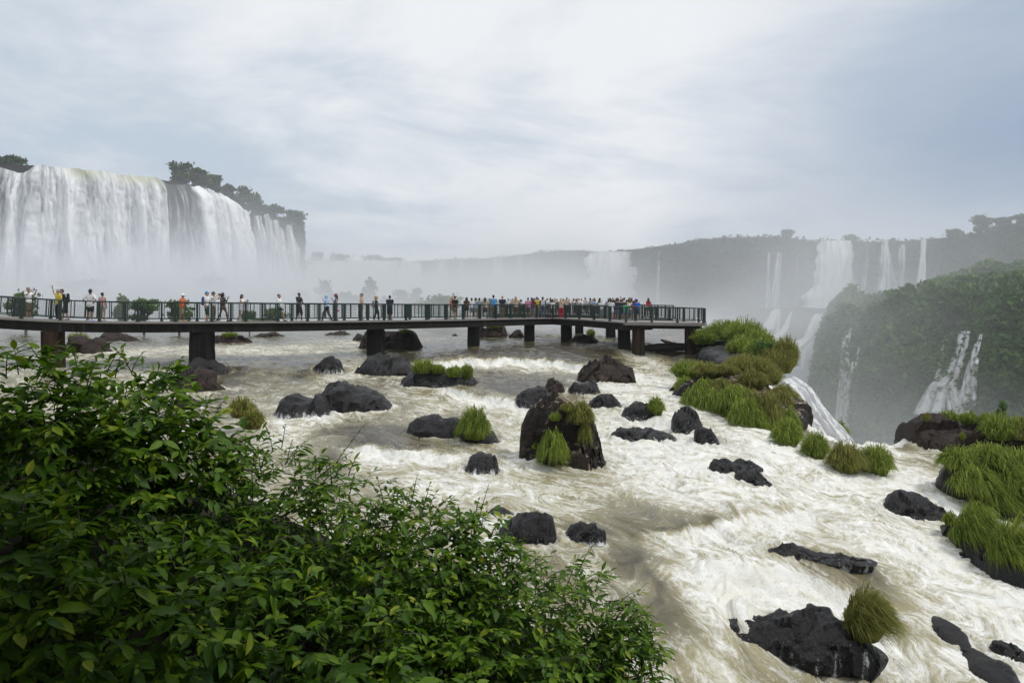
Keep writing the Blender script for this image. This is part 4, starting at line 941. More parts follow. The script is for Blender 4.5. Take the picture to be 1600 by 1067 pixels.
# ---------------------------------------------------------------- grass tufts
def tuft(loc, rad, h, n, seed, label, group, face=0.0, mat='grass', droop=.9, spread=.9, wind=(0, 0), wid=.012, dry=.0, cat='grass tuft', flat=.5, name='grass_tuft'):
    r = np.random.default_rng(seed); loc = np.array(loc, float); loc[1] -= face * float(np.max(rad)) * .30; loc[2] -= face * h * .35
    a = r.uniform(0, 2 * np.pi, n); q = np.sqrt(r.uniform(0, 1, n)); rad = np.atleast_1d(np.asarray(rad, float)) * np.ones(2)
    lock = noise2(np.cos(a) * 2.6 + seed, np.sin(a) * 2.6, seed) ; ang = a + r.normal(0, .28, n) + .9 * lock
    rw = rad[0] * 1.0; ex = np.stack([np.cos(ang) * rad[0], np.sin(ang) * rad[1], 0 * ang], 1); e0 = np.stack([np.cos(a) * rad[0], np.sin(a) * rad[1], 0 * a], 1)
    up_ = np.array([0, 0, 1.0]); dr = np.clip(droop * r.uniform(.55, 1.2, n), .1, 2.2); sz_ = r.uniform(.72, 1.1, n) * (1 + .12 * noise2(np.cos(a) * 4, np.sin(a) * 4 + seed, seed + 3))
    sz_ = sz_ * r.choice([.62, .82, 1.0, 1.12], n, p=[.2, .3, .35, .15])
    P0 = e0 * (q * .50)[:, None] + up_ * (-.06 * h)
    P1 = e0 * (q * .55)[:, None] + ex * (.10 + .12 * spread * q)[:, None] + up_ * (h * sz_ * (1.18 - .55 * q ** 2))[:, None]
    P2 = e0 * (q * .30)[:, None] + ex * ((.16 + .62 * q) * (.45 + .55 * np.clip(dr, 0, 1.2)) * r.uniform(.75, 1.2, n))[:, None] + up_ * (h * sz_ * np.clip(1.0 - .30 * dr - .50 * dr * q ** 2 - .10 * q, -.45, 1.1))[:, None]
    s = np.linspace(0, 1, 4); b0, b1, b2 = ((1 - s) ** 2)[None, :, None], (2 * s * (1 - s))[None, :, None], (s ** 2)[None, :, None]
    P = P0[:, None] * b0 + P1[:, None] * b1 + P2[:, None] * b2
    P[..., 1] -= face * rad[1] * .55 * s[None] ** 1.3
    P[..., 0] += wind[0] * h * s[None] ** 2; P[..., 1] += wind[1] * h * s[None] ** 2
    side = np.stack([-np.sin(ang), np.cos(ang), 0 * ang], 1) * .6 + r.normal(0, .5, (n, 3)); side /= np.linalg.norm(side, axis=1)[:, None]
    wv = wid * np.array([.85, 1.0, .72, .08])
    V = np.stack([P - side[:, None] * wv[None, :, None], P + side[:, None] * wv[None, :, None]], 2)      
    i = np.arange(n)[:, None] * 8; k = np.arange(3)[None] * 2
    Fq = np.stack([i + k, i + k + 1, i + k + 3, i + k + 2], -1).reshape(-1, 4)
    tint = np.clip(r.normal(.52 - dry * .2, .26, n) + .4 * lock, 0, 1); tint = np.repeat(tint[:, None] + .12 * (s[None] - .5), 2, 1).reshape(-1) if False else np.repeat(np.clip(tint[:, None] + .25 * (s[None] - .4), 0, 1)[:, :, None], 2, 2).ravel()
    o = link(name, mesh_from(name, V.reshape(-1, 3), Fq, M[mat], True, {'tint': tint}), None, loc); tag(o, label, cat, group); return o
def on_rock(r, px, py):
    """nearest-to-eye point of a rock under a photograph point"""
    P = r['P'] if isinstance(r, dict) else r.reshape(-1, 3)
    sx = P[:, 0] / P[:, 1] * F + HX; sy = HY - P[:, 2] / P[:, 1] * F
    d = np.hypot(sx - px, sy - py); k = np.argsort(d)[:10]; return P[k[np.argmin(P[k, 1])]]
def rk(s): return next(r for r in ROCKS if s in r['l'])
GT = 'grass tufts on rocks in the rapids'
def rtuft(rock, px, py, wpx, hpx, n, seed, label, **kw):
    p = on_rock(rock, px, py); m = p[1] / F
    kw.setdefault('wid', max(.011, .52 * m)); return tuft(p, wpx * m * .5, hpx * m, n, seed, label, kw.pop('group', GT), **kw)
LR = rk('tall peaked rock')
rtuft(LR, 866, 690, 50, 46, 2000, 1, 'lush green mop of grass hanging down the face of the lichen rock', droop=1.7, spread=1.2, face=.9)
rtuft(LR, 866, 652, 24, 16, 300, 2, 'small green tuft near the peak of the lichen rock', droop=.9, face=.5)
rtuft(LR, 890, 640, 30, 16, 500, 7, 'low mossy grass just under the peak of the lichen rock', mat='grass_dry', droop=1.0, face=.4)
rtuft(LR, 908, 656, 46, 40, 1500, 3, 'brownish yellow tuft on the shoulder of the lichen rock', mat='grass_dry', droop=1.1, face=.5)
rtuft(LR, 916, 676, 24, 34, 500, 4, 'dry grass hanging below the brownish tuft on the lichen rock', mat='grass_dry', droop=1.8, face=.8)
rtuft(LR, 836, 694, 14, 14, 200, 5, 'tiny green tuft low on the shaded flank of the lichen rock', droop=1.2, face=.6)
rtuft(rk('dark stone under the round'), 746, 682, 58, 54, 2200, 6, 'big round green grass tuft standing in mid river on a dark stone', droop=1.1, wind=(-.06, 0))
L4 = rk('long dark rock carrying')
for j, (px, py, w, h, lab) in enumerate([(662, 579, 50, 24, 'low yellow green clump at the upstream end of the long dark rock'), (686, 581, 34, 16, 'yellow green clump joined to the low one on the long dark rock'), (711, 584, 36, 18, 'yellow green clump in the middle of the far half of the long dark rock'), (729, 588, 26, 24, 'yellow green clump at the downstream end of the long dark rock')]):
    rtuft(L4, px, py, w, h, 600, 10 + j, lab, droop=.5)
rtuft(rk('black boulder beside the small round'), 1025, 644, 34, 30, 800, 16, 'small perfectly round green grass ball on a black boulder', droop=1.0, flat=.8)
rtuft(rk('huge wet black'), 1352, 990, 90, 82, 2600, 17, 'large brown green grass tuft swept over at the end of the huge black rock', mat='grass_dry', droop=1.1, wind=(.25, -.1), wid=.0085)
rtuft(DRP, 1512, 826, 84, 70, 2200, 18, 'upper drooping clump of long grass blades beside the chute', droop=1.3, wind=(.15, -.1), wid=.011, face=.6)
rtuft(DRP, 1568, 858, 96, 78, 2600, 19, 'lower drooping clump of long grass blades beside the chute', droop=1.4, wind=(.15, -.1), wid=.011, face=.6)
rtuft(DRP, 1484, 814, 26, 24, 300, 20, 'small tuft between the glossy rock and the drooping clumps', droop=1.0)
GM = rk('dark rock base of the broad')
for j, (px, py, w, h, fc_, lab) in enumerate([(1496, 728, 66, 36, 0, 'grass at the upstream edge of the broad green mound'), (1545, 724, 90, 40, 0, 'grass on the crown of the broad green mound'), (1590, 734, 80, 42, 0, 'grass at the far side of the broad green mound'), (1515, 748, 84, 50, .8, 'thick grass hanging on the near face of the broad green mound'), (1570, 752, 90, 50, .8, 'thick grass in the middle of the broad green mound'), (1612, 766, 60, 46, .5, 'grass at the outer end of the broad green mound'),
    (1540, 770, 90, 46, 1.0, 'grass trailing at the foot of the broad green mound'), (1590, 778, 80, 40, 1.0, 'grass trailing low at the outer foot of the broad green mound')]):
    rtuft(GM, px, py, w, h, 2000, 30 + j, lab, droop=1.3, spread=1.1, group='grass tufts of the broad mound', wid=.012, face=fc_)
SQ = rk('massive square'); SQ2 = rk('dark boulder between the square')
for j, (px, py, w, h, m_, lab) in enumerate([(1447, 658, 16, 14, 'grass_dry', 'small dry tuft at the near corner of the square rock top'), (1482, 660, 44, 22, 'grass', 'bright grass in the middle of the square rock top'), (1512, 660, 40, 22, 'grass', 'bright leafy grass along the square rock top'), (1545, 664, 44, 24, 'grass', 'grass at the inland end of the square rock top'), (1500, 684, 12, 12, 'grass', 'tiny tuft growing from the face of the square rock')]):
    rtuft(SQ, px, py, w, h, 700, 40 + j, lab, mat=m_, droop=.7, group='grass tufts on the square rock')
for j, (px, py, w, h, m_, lab) in enumerate([(1555, 690, 64, 44, 'grass', 'fountain shaped green tuft between the square rock and the broad mound'), (1588, 668, 50, 28, 'grass', 'grass on the dark boulder behind the fountain shaped tuft'), (1592, 690, 40, 34, 'grass_dry', 'reddish dry grass beside the fountain shaped tuft'), (1612, 700, 40, 30, 'grass', 'green tuft by the reddish dry grass at the picture edge')]):
    rtuft(SQ2, px, py, w, h, 900, 50 + j, lab, mat=m_, droop=1.0, group='grass tufts by the square rock')
# tufts along the brink
def wtuft(px, py, wpx, hpx, n, seed, label, Y=None, **kw):
    p = hit(px, py) if Y is None else W(px, py, Y); m = p[1] / F
    kw.setdefault('wid', max(.011, .52 * m)); return tuft(p, np.array(kw.pop('rad2', (wpx, wpx))) * m * .5, hpx * m, n, seed, label, kw.pop('group', 'grass tufts along the brink'), **kw)
wtuft(1229, 694, 58, 46, 1900, 60, 'rounded bright green tuft at the foot of the grassy block', droop=1.0, flat=.8)
wtuft(1274, 714, 50, 44, 1800, 61, 'rounded bright green tuft downstream of the first one, between chute and rapids', droop=1.0, flat=.8)
wtuft(1322, 734, 70, 50, 2000, 62, 'brown green grass cushion beside the end of the white chute', mat='grass_dry', droop=1.0, flat=.8)
wtuft(1368, 738, 64, 50, 2000, 63, 'dark green grass cushion at the downstream end of the brink tufts', droop=1.0, flat=.8)
wtuft(1308, 684, 44, 30, 700, 64, 'misty dark grass behind the end of the white chute', Y=39, droop=.8)
wtuft(1285, 668, 30, 26, 400, 65, 'misty dark grass beside the white chute, lower', Y=40.5, droop=.8)
# grass on the long block
bl = [(1075, 580, 50, 24, 'grass', 'bright grass at the upstream corner of the grassy block top'), (1100, 578, 44, 20, 'grass_dry', 'olive grass next to the upstream corner of the grassy block top'), (1130, 584, 36, 16, 'grass_dry', 'thin olive grass in the middle of the bare brown block top'), (1170, 578, 66, 28, 'grass_dry', 'thick soft olive grass mound on the grassy block top'), (1205, 580, 46, 26, 'grass_dry', 'olive grass at the gorge corner of the grassy block top'), (1222, 598, 36, 24, 'grass_dry', 'olive grass hanging beside the white chute'),
      (1085, 614, 44, 30, 'grass', 'bright grass hanging on the upstream end of the block face'), (1108, 622, 44, 32, 'grass', 'bright grass hanging second from the upstream end of the block face'), (1138, 624, 44, 34, 'grass', 'bright grass hanging in the middle of the block face'), (1160, 636, 44, 38, 'grass', 'long bright grass low in the middle of the block face'), (1178, 604, 40, 28, 'grass_dry', 'olive grass just under the thick mound of the block'), (1197, 628, 32, 40, 'grass_dry', 'olive grass hanging down the gorge end of the block face'), (1207, 648, 30, 34, 'grass_dry', 'olive grass at the foot of the gorge end of the block'), (1180, 656, 34, 30, 'grass', 'bright grass at the foot of the block next to the rapids'), (1120, 640, 40, 22, 'grass', 'bright grass trailing at the waterline of the block'), (1068, 598, 26, 20, 'grass', 'small bright tuft on the upstream edge of the block'),
      (1122, 598, 30, 18, 'grass_dry', 'sparse olive grass on the bare upper face of the block, upstream part'), (1146, 606, 34, 20, 'grass_dry', 'sparse olive grass on the bare upper face of the block, middle part'), (1188, 592, 36, 22, 'grass_dry', 'olive grass between the thick mound and the gorge corner of the block'), (1216, 622, 30, 30, 'grass_dry', 'olive grass on the gorge side edge of the block face'), (1096, 600, 30, 20, 'grass', 'bright grass on the upper face of the block near its upstream corner'), (1165, 616, 34, 26, 'grass_dry', 'olive grass in the centre of the block face'), (1226, 650, 26, 30, 'grass', 'bright grass in the corner between the block and the white chute'), (1140, 648, 36, 22, 'grass', 'bright grass trailing in the rapids under the middle of the block')]
for j, (px, py, w, h, m_, lab) in enumerate(bl):
    p = on_rock(BLK, px, py); m = p[1] / F; tp_ = 'top' in lab or 'mound' in lab
    tuft(p, w * m * .72, h * m * 1.2, 1400, 70 + j, lab, 'grass on the long grassy block', 0.0 if tp_ else 1.0, mat=m_, droop=.8 if tp_ else 1.6, spread=1.0 if tp_ else 1.2, wid=.50 * m)
# bushes on the bank behind it
for j, (px, py, w, h, Y, kind, lab) in enumerate([
    (1130, 528, 60, 26, 58, 'g', 'low green tuft nearest the bridge platform'), (1165, 536, 70, 34, 54, 'g', 'green tuft behind the platform pier on the rock bank'), (1100, 536, 44, 22, 57, 'g', 'low grass at the edge of the dark rock bank by the outer pier'),
    (1145, 518, 34, 14, 64, 'g', 'small dark cushion plant far out on the rock bank'), (1190, 566, 60, 34, 48, 'g', 'dense green tuft in the middle of the rock bank'), (1160, 556, 50, 30, 50, 'g', 'green grass beside the dense tuft on the rock bank'),
    (1215, 580, 60, 36, 46, 'd', 'olive grass at the gorge end of the rock bank'), (1228, 570, 44, 40, 46.5, 'd', 'wispy olive grass leaning over the gorge'), (1185, 545, 50, 28, 52, 'g', 'bright grass on the crest of the rock bank')]):
    wtuft(px, py, w * 1.25, h * 1.2, 1300, 110 + j, lab, Y=Y, mat='grass' if kind == 'g' else 'grass_dry', droop=.7, group='grass on the rock bank')
for j, (px, pb, pt, wp, Y, lab) in enumerate([(1205, 585, 532, 80, 47, 'leafy olive green bush leaning out over the gorge'), (1172, 560, 520, 60, 52, 'leafy green bush behind the olive bush on the rock bank'), (1132, 532, 506, 50, 62, 'rounded green bush by the outer pier of the platform')]):
    tree('bank_bush', W(px, pb, Y), (pb - pt) * Y / F, wp * Y / F, 260 + j, lab, 'bushes on the rock bank', 2200, .11, 'moss_leaf', 'bush', dense=11, low=.02)
tree('sapling', W(1566, 664, 33.5), 1.1, .55, 270, 'little upright sapling with round leaves on the square rock', None, 160, .085, 'moss_leaf', 'plant', dense=5, low=.2)
# upstream tufts seen under the bridge
for j, (px, py, w, h, m_, lab) in enumerate([(923, 526, 18, 14, 'grass', 'lone round tuft standing in the river under the bridge'), (640, 540, 26, 18, 'grass', 'dark tuft low beside the broad flat rock upstream'), (122, 533, 40, 16, 'grass_dry', 'yellowish grass on the rock behind the rusty round pier'), (148, 548, 30, 12, 'grass_dry', 'short grass by the rusty round pier')]):
    wtuft(px, py, w, h, 420, 130 + j, lab, mat=m_, droop=.7, group='tufts upstream of the bridge')
rtuft(rk('square dark rock with a grassy top'), 772, 512, 34, 10, 420, 140, 'grass cap on the square dark rock behind the third pier', droop=.6, group='tufts upstream of the bridge')
rtuft(rk('broad flat rock with grass'), 632, 520, 30, 8, 300, 141, 'short grass on the end of the broad flat rock', droop=.6, group='tufts upstream of the bridge')
rtuft(rk('dark rock with a grassy cap'), 358, 524, 34, 9, 350, 142, 'grass cap on the dark rock behind the thick dark pier', droop=.6, group='tufts upstream of the bridge')
# grassy stone by the shrubs
for j, (px, py, w, h, Y, m_, lab) in enumerate([(378, 650, 56, 34, 27, 'grass_dry', 'yellowish grass tuft at the edge of the shrubs near the splashed boulder'), (395, 668, 44, 34, 25.5, 'grass_dry', 'second yellowish tuft below the first at the edge of the shrubs')]):
    wtuft(px, py, w, h, 1000, 150 + j, lab, Y=Y, mat=m_, droop=.9, group='grass by the shrubs', wid=.013)
# timber caught under the platform
y0 = 59.5
V, Fc = tube([W(1000, 546, y0), W(1030, 543, y0), W(1060, 542, y0), W(1092, 542, y0 + .5)], [.30, .33, .32, .28], 10)
tag(link('log', mesh_from('log', V, Fc, M['wood_dark'], True)), 'long dark waterlogged log lodged between the platform piers', 'log')
V, Fc = joinm([tube([W(1062, 540, y0 + .2), W(1045, 536.5, y0), W(1033, 531, y0 - .2)], [.16, .17, .07], 8), tube([W(1050, 538, y0), W(1056, 535, y0 - .1)], [.08, .05], 6)])
tag(link('driftwood', mesh_from('driftwood', V, Fc, M['wood'], True)), 'forked brown driftwood lying on the dark log', 'driftwood')

# flying drops where the water breaks on rocks and ledges
r = np.random.default_rng(4242); pts, sz = [], []
for q in ROCKS:
    n = 200 if q.get('splash') else 50
    if q['Y'] > 56: continue
    a = r.uniform(np.pi * .85, np.pi * 2.15, n); k = r.uniform(.42, .62, n)
    x = q['X'] + np.cos(a) * q['w'] * k; y = q['Y'] + np.sin(a) * q['dep'] * k
    pts.append(np.stack([x, y, q['zw'] + np.abs(r.normal(0, .10 if not q.get('splash') else .20, n)) * min(1.3, .4 + q['w'] * .4) + .03], 1)); sz.append(r.uniform(.003, .0085, n) * math.sqrt(q['Y'] / 18))
for q, dd, w_ in _led:
    n = 900; x = r.uniform(q[0, 0] - .4, q[-1, 0] + .4, n); y = np.interp(x, q[:, 0], q[:, 1]) - np.abs(r.normal(0, .5, n)) - .1
    pts.append(np.stack([x, y, zbase(x, y) + np.abs(r.normal(0, .14, n)) + .05], 1)); sz.append(r.uniform(.005, .014, n) * np.sqrt(y / 20))
ii = np.where((fc > .72) & (wY > 12.5) & (wY < 40) & (np.abs(wU) < .7) & (sd_ < 0)); sel = r.integers(0, len(ii[0]), 9000); ii = (ii[0][sel], ii[1][sel])
pts.append(np.stack([wX[ii] + r.normal(0, .05, 9000), wY[ii] + r.normal(0, .05, 9000), zw[ii] + np.abs(r.normal(0, .07, 9000)) + .01], 1)); sz.append(r.uniform(.003, .010, 9000) * np.sqrt(wY[ii] / 18))
Q = np.concatenate(pts); sz = np.concatenate(sz); n = len(Q)
tet = np.array([[1, 1, 1], [1, -1, -1], [-1, 1, -1], [-1, -1, 1]], float); Rr = r.normal(size=(n, 3, 3)); Rr /= np.linalg.norm(Rr, axis=2)[:, :, None]
V = Q[:, None] + np.einsum('nij,vj->nvi', Rr, tet) * sz[:, None, None] * .7
Fq = (np.array([[0, 1, 2], [0, 3, 1], [0, 2, 3], [1, 3, 2]])[None] + (np.arange(n) * 4)[:, None, None]).reshape(-1, 3)
M['drops'] = simple_mat('white_drops', (.85, .86, .86), .3, .05)
tag(link('spray_drops', mesh_from('spray_drops', V.reshape(-1, 3), Fq, M['drops'], True)), 'white drops thrown up where the rapids break', kind='stuff')
# ---------------------------------------------------------------- the footbridge
FR = [(-260, 40.6, .02), (-140, 40.6, -.05), (-60, 40.8, -.18), (0, 41, -.31), (60, 41.2, -.45), (120, 41.7, -.55), (200, 42.5, -.57), (300, 43.5, -.58), (400, 45.5, -.59), (500, 48, -.60), (600, 51.5, -.59), (700, 56, -.58), (800, 62, -.53), (862, 67.0, -.52)]
FR = [((px - HX) / F * Y, Y, z) for px, Y, z in FR]
FRONT2 = [FR[-1], (5.6, 62.3, -.60), (8.45, 57.0, -.78)]
PLAT = [(8.45, 57.0, -.78), (11.4, 56.9, -.82), (14.2, 57.0, -.85)]
def smooth_path(p, n):
    p = np.array(p, float); d = np.concatenate([[0], np.cumsum(np.linalg.norm(np.diff(p, axis=0), axis=1))]); s = np.linspace(0, d[-1], n)
    return np.stack([np.interp(s, d, p[:, k]) for k in range(3)], 1), d[-1]
def offset(p, w):
    """shift a path to its far side (away from the eye)"""
    T = np.gradient(p[:, :2], axis=0); T /= np.linalg.norm(T, axis=1)[:, None]
    N = np.stack([-T[:, 1], T[:, 0]], 1); q = p.copy(); q[:, :2] += N * w; return q
DW = 2.5
pA, LA = smooth_path(FR, 60)
k = np.ones(7) / 7
for c in (1, 2): pA[:, c] = np.convolve(np.pad(pA[:, c], 3, 'edge'), k, 'valid')
bA = offset(pA, DW)
pB, LB = smooth_path([pA[-1], FRONT2[1], FRONT2[2]], 14); bB = offset(pB, DW); bB[0] = bA[-1] = (bA[-1] + bB[0]) / 2 + np.array([0.5, .6, 0])
bridge = empty('footbridge', (FR[7][0], FR[7][1], -.6)); BO = np.array(bridge.location)
tag(bridge, 'long footbridge on dark piers with green railings crossing the river to a platform', 'footbridge')
def bpart(name, V, Fc, mat, parent=None, smooth=False):
    return link(name, mesh_from(name, np.asarray(V) - BO, Fc, mat, smooth), bridge if parent is None else parent)
def slab(front, back, z0, z1):
    n = len(front); f, b = front, back
    ring = np.stack([f + [0, 0, z1], b + [0, 0, z1], b + [0, 0, z0], f + [0, 0, z0]], 1).reshape(-1, 3)
    Fq = grid_faces(n, 4, True)
    return ring, [np.concatenate([Fq, [[0, 1, 2, 3]], [[4 * n - 1, 4 * n - 2, 4 * n - 3, 4 * n - 4]]])]
pf = np.concatenate([pA, pB[1:]]); pb = np.concatenate([bA, bB[1:]])
plat = np.array([(8.45, 57.0, -.78), (14.2, 57.0, -.85), (14.75, 58.6, -.85), (14.6, 60.0, -.83), (11.3, 66.2, -.62), (6.4, 67.4, -.58)])
def poly_slab(p, z0, z1):
    n = len(p); V = np.concatenate([p + [0, 0, z1], p + [0, 0, z0]]); c = p.mean(0); V = np.concatenate([V, [c + [0, 0, z1], c + [0, 0, z0]]])
    j = np.arange(n); k = (j + 1) % n
    return V, [np.concatenate([np.stack([np.full(n, 2 * n), j, k], 1), np.stack([np.full(n, 2 * n + 1), n + k, n + j], 1)]), np.stack([j, n + j, n + k, k], 1)]
edge = np.array([0, 0, 0.0])
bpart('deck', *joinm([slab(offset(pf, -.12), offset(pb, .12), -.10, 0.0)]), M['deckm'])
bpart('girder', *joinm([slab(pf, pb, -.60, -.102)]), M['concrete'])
def grow(p, d):
    c = p[:, :2].mean(0); q = p.copy(); v = q[:, :2] - c; q[:, :2] += v / np.linalg.norm(v, axis=1)[:, None] * d; return q
bpart('platform_deck', *joinm([poly_slab(grow(plat, .14), -.22, -.004)]), M['deckm'])
bpart('platform_beam', *joinm([poly_slab(grow(plat, -.25), -.46, -.224)]), M['concrete'])
# the arm out over the gorge, packed with visitors
ARM = [(11.25, 66.3, -.56), (10.7, 69.5, -.5), (9.6, 76.5, -.38), (6.0, 82.5, -.28), (2.2, 88.0, -.2), (-3.2, 94.0, -.2)]
pC, LC = smooth_path(ARM, 40); bC = offset(pC, -2.8)                 # other side
bC2 = pC.copy(); T = np.gradient(pC[:, :2], axis=0); T /= np.linalg.norm(T, axis=1)[:, None]
bC2[:, 0] += T[:, 1] * 3.0; bC2[:, 1] -= T[:, 0] * 3.0
armF, armB = pC, pC.copy(); armB[:, 0] += T[:, 1] * 2.8; armB[:, 1] += -T[:, 0] * 2.8
# keep armF the side nearer the eye
near, far_ = (armF, armB) if np.hypot(*armF[20, :2]) < np.hypot(*armB[20, :2]) else (armB, armF)
bpart('arm_deck', *joinm([slab(near, far_, -.10, -.008)]), M['deckm']); bpart('arm_girder', *joinm([slab(near, far_, -.55, -.104)]), M['concrete'])
# piers
def pier(px, w, Y, ztop, round_=False, mat='concrete', dep=None, taper=1.04):
    x = (px - HX) / F * Y; ww = w * Y / F; zb = float(zbase(np.array([x]), np.array([Y]))[0]) - .9
    n = 20 if round_ else 4; a = np.linspace(0, 2 * np.pi, n, endpoint=False) + (0 if round_ else np.pi / 4)
    rx = ww / 2 * (1 if round_ else math.sqrt(2)); ry = (dep or ww) / 2 * (1 if round_ else math.sqrt(2))
    zs = np.linspace(ztop, zb, 9); k = np.linspace(1, taper, 9)
    g = np.random.default_rng(int(px) + 500); j = 1 + .012 * g.normal(size=(9, n))
    V = np.stack([x + rx * np.cos(a)[None] * k[:, None] * j, Y + ry * np.sin(a)[None] * k[:, None] * j, np.repeat(zs[:, None], n, 1)], -1).reshape(-1, 3)
    Fq = grid_faces(9, n, True)[:, ::-1]
    o = bpart('pier', V, [Fq], M[mat], smooth=round_); return o
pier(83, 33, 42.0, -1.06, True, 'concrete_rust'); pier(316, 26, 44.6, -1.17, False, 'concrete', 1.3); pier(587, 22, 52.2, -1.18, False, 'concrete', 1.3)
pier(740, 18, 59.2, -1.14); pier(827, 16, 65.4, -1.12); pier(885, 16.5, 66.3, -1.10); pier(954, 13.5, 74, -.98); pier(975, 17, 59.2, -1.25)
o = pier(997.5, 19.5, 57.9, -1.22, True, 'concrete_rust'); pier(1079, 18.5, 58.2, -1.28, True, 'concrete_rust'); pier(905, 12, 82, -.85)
pier(-60, 30, 42, -.8)
# railings: every panel is a part with its own post, rails, stiles and wire mesh
_pm = {}
def panel_meshes(L, detail):
    key = (round(L, 3), detail)
    if key in _pm: return _pm[key]
    d = {}
    d['post'] = mesh_from('post', *joinm([box(-.055, .055, -.05, .05, .0, 1.10), box(-.10, .10, -.08, .08, .0, .035), box(-.075, .075, -.065, .065, .035, .16)]), M['rail_green'], False)
    d['top_rail'] = mesh_from('top_rail', *tube([(-.03, 0, 1.10), (L * .5, 0, 1.10), (L + .03, 0, 1.10)], .036, 8), M['rail_green'], True)
    d['bottom_rail'] = mesh_from('bottom_rail', *box(.058, L - .058, -.022, .022, .15, .20), M['rail_green'], False)
    d['stile'] = mesh_from('stile', *box(-.022, .022, -.024, .024, .202, 1.066), M['rail_green'], False)
    ws = []
    for x in np.arange(.12, L - .08, .10): ws.append(box(x - .003, x + .003, -.003, .003, .201, 1.067))
    for z in np.arange(.30, 1.06, .10): ws.append(box(.06, L - .06, -.0062, -.0032, z - .003, z + .003))
    d['wire_mesh'] = mesh_from('wire_mesh', *joinm(ws), M['wire'], False)
    _pm[key] = d; return d
def railing(path, Lp, detail=1, closed_end=True, inset=0.0, yshift=0.0):
    p, L = smooth_path(path, 400) if len(path) < 400 else (np.array(path), None)
    d = np.concatenate([[0], np.cumsum(np.linalg.norm(np.diff(p, axis=0), axis=1))]); n = max(1, round(d[-1] / Lp)); Lq = d[-1] / n
    s = np.linspace(0, d[-1], n + 1); q = np.stack([np.interp(s, d, p[:, k]) for k in range(3)], 1)
    Lc = np.linalg.norm(np.diff(q, axis=0), axis=1).mean(); D = panel_meshes(Lc, detail)
    for a, b in zip(q[:-1], q[1:]):
        e = bpart('railing_panel', np.concatenate([box(-.05, .05, -.045, .045, .0, 1.085)[0]]) + BO, BOXF, M['rail_green']) if False else bpy.data.objects.new('railing_panel', D['bottom_rail'])
        if not e.users_collection: C.objects.link(e)
        e.parent = bridge; v = b - a
        M4 = Matrix.Translation(Vector(a - BO)) @ Matrix.Rotation(math.atan2(v[1], v[0]), 4, 'Z') @ Matrix.Rotation(-math.asin(v[2] / np.linalg.norm(v)), 4, 'Y')
        e.matrix_local = M4 if False else Matrix.Identity(4); e.location, e.rotation_euler = M4.to_translation(), M4.to_euler()
        def sub(nm, x=0.0):
            o = bpy.data.objects.new(nm, D[nm]); C.objects.link(o); o.parent = e; o.location = (x, 0, 0)
        sub('post'); sub('top_rail'); sub('wire_mesh')
        if detail:
            for f_ in (.07, .26, .62, .93) if detail == 1 else (.07, .5, .93): sub('stile', f_ * Lc)
    return q
def inner(p, w): return offset(np.array(p), w)
railing(inner(pA, .06), 1.92); railing(inner(bA, -.06), 1.92); railing(inner(pB, .06), 1.95); railing(inner(bB, -.06), 1.95)
pl = plat.copy(); gp = grow(plat, -.02)
railing([gp[0], gp[1]], 1.9); railing([gp[1], gp[2], gp[3]], 1.55); railing([gp[3], gp[4]], 1.9)
railing(near + np.array([0, 0, .0]), 1.9, 2); railing(far_, 1.9, 2)
for o in bridge.children:
    pass

# ---------------------------------------------------------------- people
def omat(name, rough, var=.12, scale=14):
    t = NT(name); oi = t.new('ShaderNodeObjectInfo'); n = t.noise(t.obj(), scale, 3, .5)
    k = t.math('MULTIPLY_ADD', n, 2 * var, 1 - var); v = t.new('ShaderNodeVectorMath', operation='SCALE'); t.l.new(oi.outputs['Color'], v.inputs[0]); t.l.new(k, v.inputs['Scale'])
    t.set(Base_Color=v.outputs[0], Roughness=rough); return t.m
M['skin'] = omat('skin', .55, .05); M['cloth'] = omat('woven_cloth', .85, .14); M['hair'] = omat('hair', .5, .25, 40); M['plastic'] = omat('phone_plastic', .3, .03)
SK = {'l': (.50, .31, .22), 'm': (.34, .20, .13), 'd': (.10, .055, .035), 't': (.42, .25, .17)}
CL = {'white': (.78, .78, .78), 'black': (.014, .014, .016), 'yellow': (.62, .50, .05), 'pink': (.55, .34, .32), 'orange': (.60, .13, .06), 'khaki': (.24, .19, .12), 'olive': (.10, .085, .05), 'green_d': (.02, .045, .03), 'grey': (.30, .31, .33),
      'blue': (.10, .34, .62), 'sky': (.35, .52, .78), 'navy': (.018, .024, .05), 'beige': (.58, .43, .32), 'maroon': (.22, .02, .04), 'red': (.45, .02, .04), 'brown': (.10, .06, .04), 'denim': (.10, .15, .26), 'camo': (.09, .09, .075), 'green': (.03, .42, .17), 'bblue': (.02, .12, .55), 'rose': (.62, .24, .36), 'tan': (.33, .22, .14), 'cream': (.66, .62, .52), 'lime': (.5, .55, .2)}
HC = {'black': (.012, .010, .009), 'brown': (.045, .024, .013), 'blond': (.42, .28, .12), 'grey': (.30, .29, .28), 'auburn': (.10, .04, .02)}
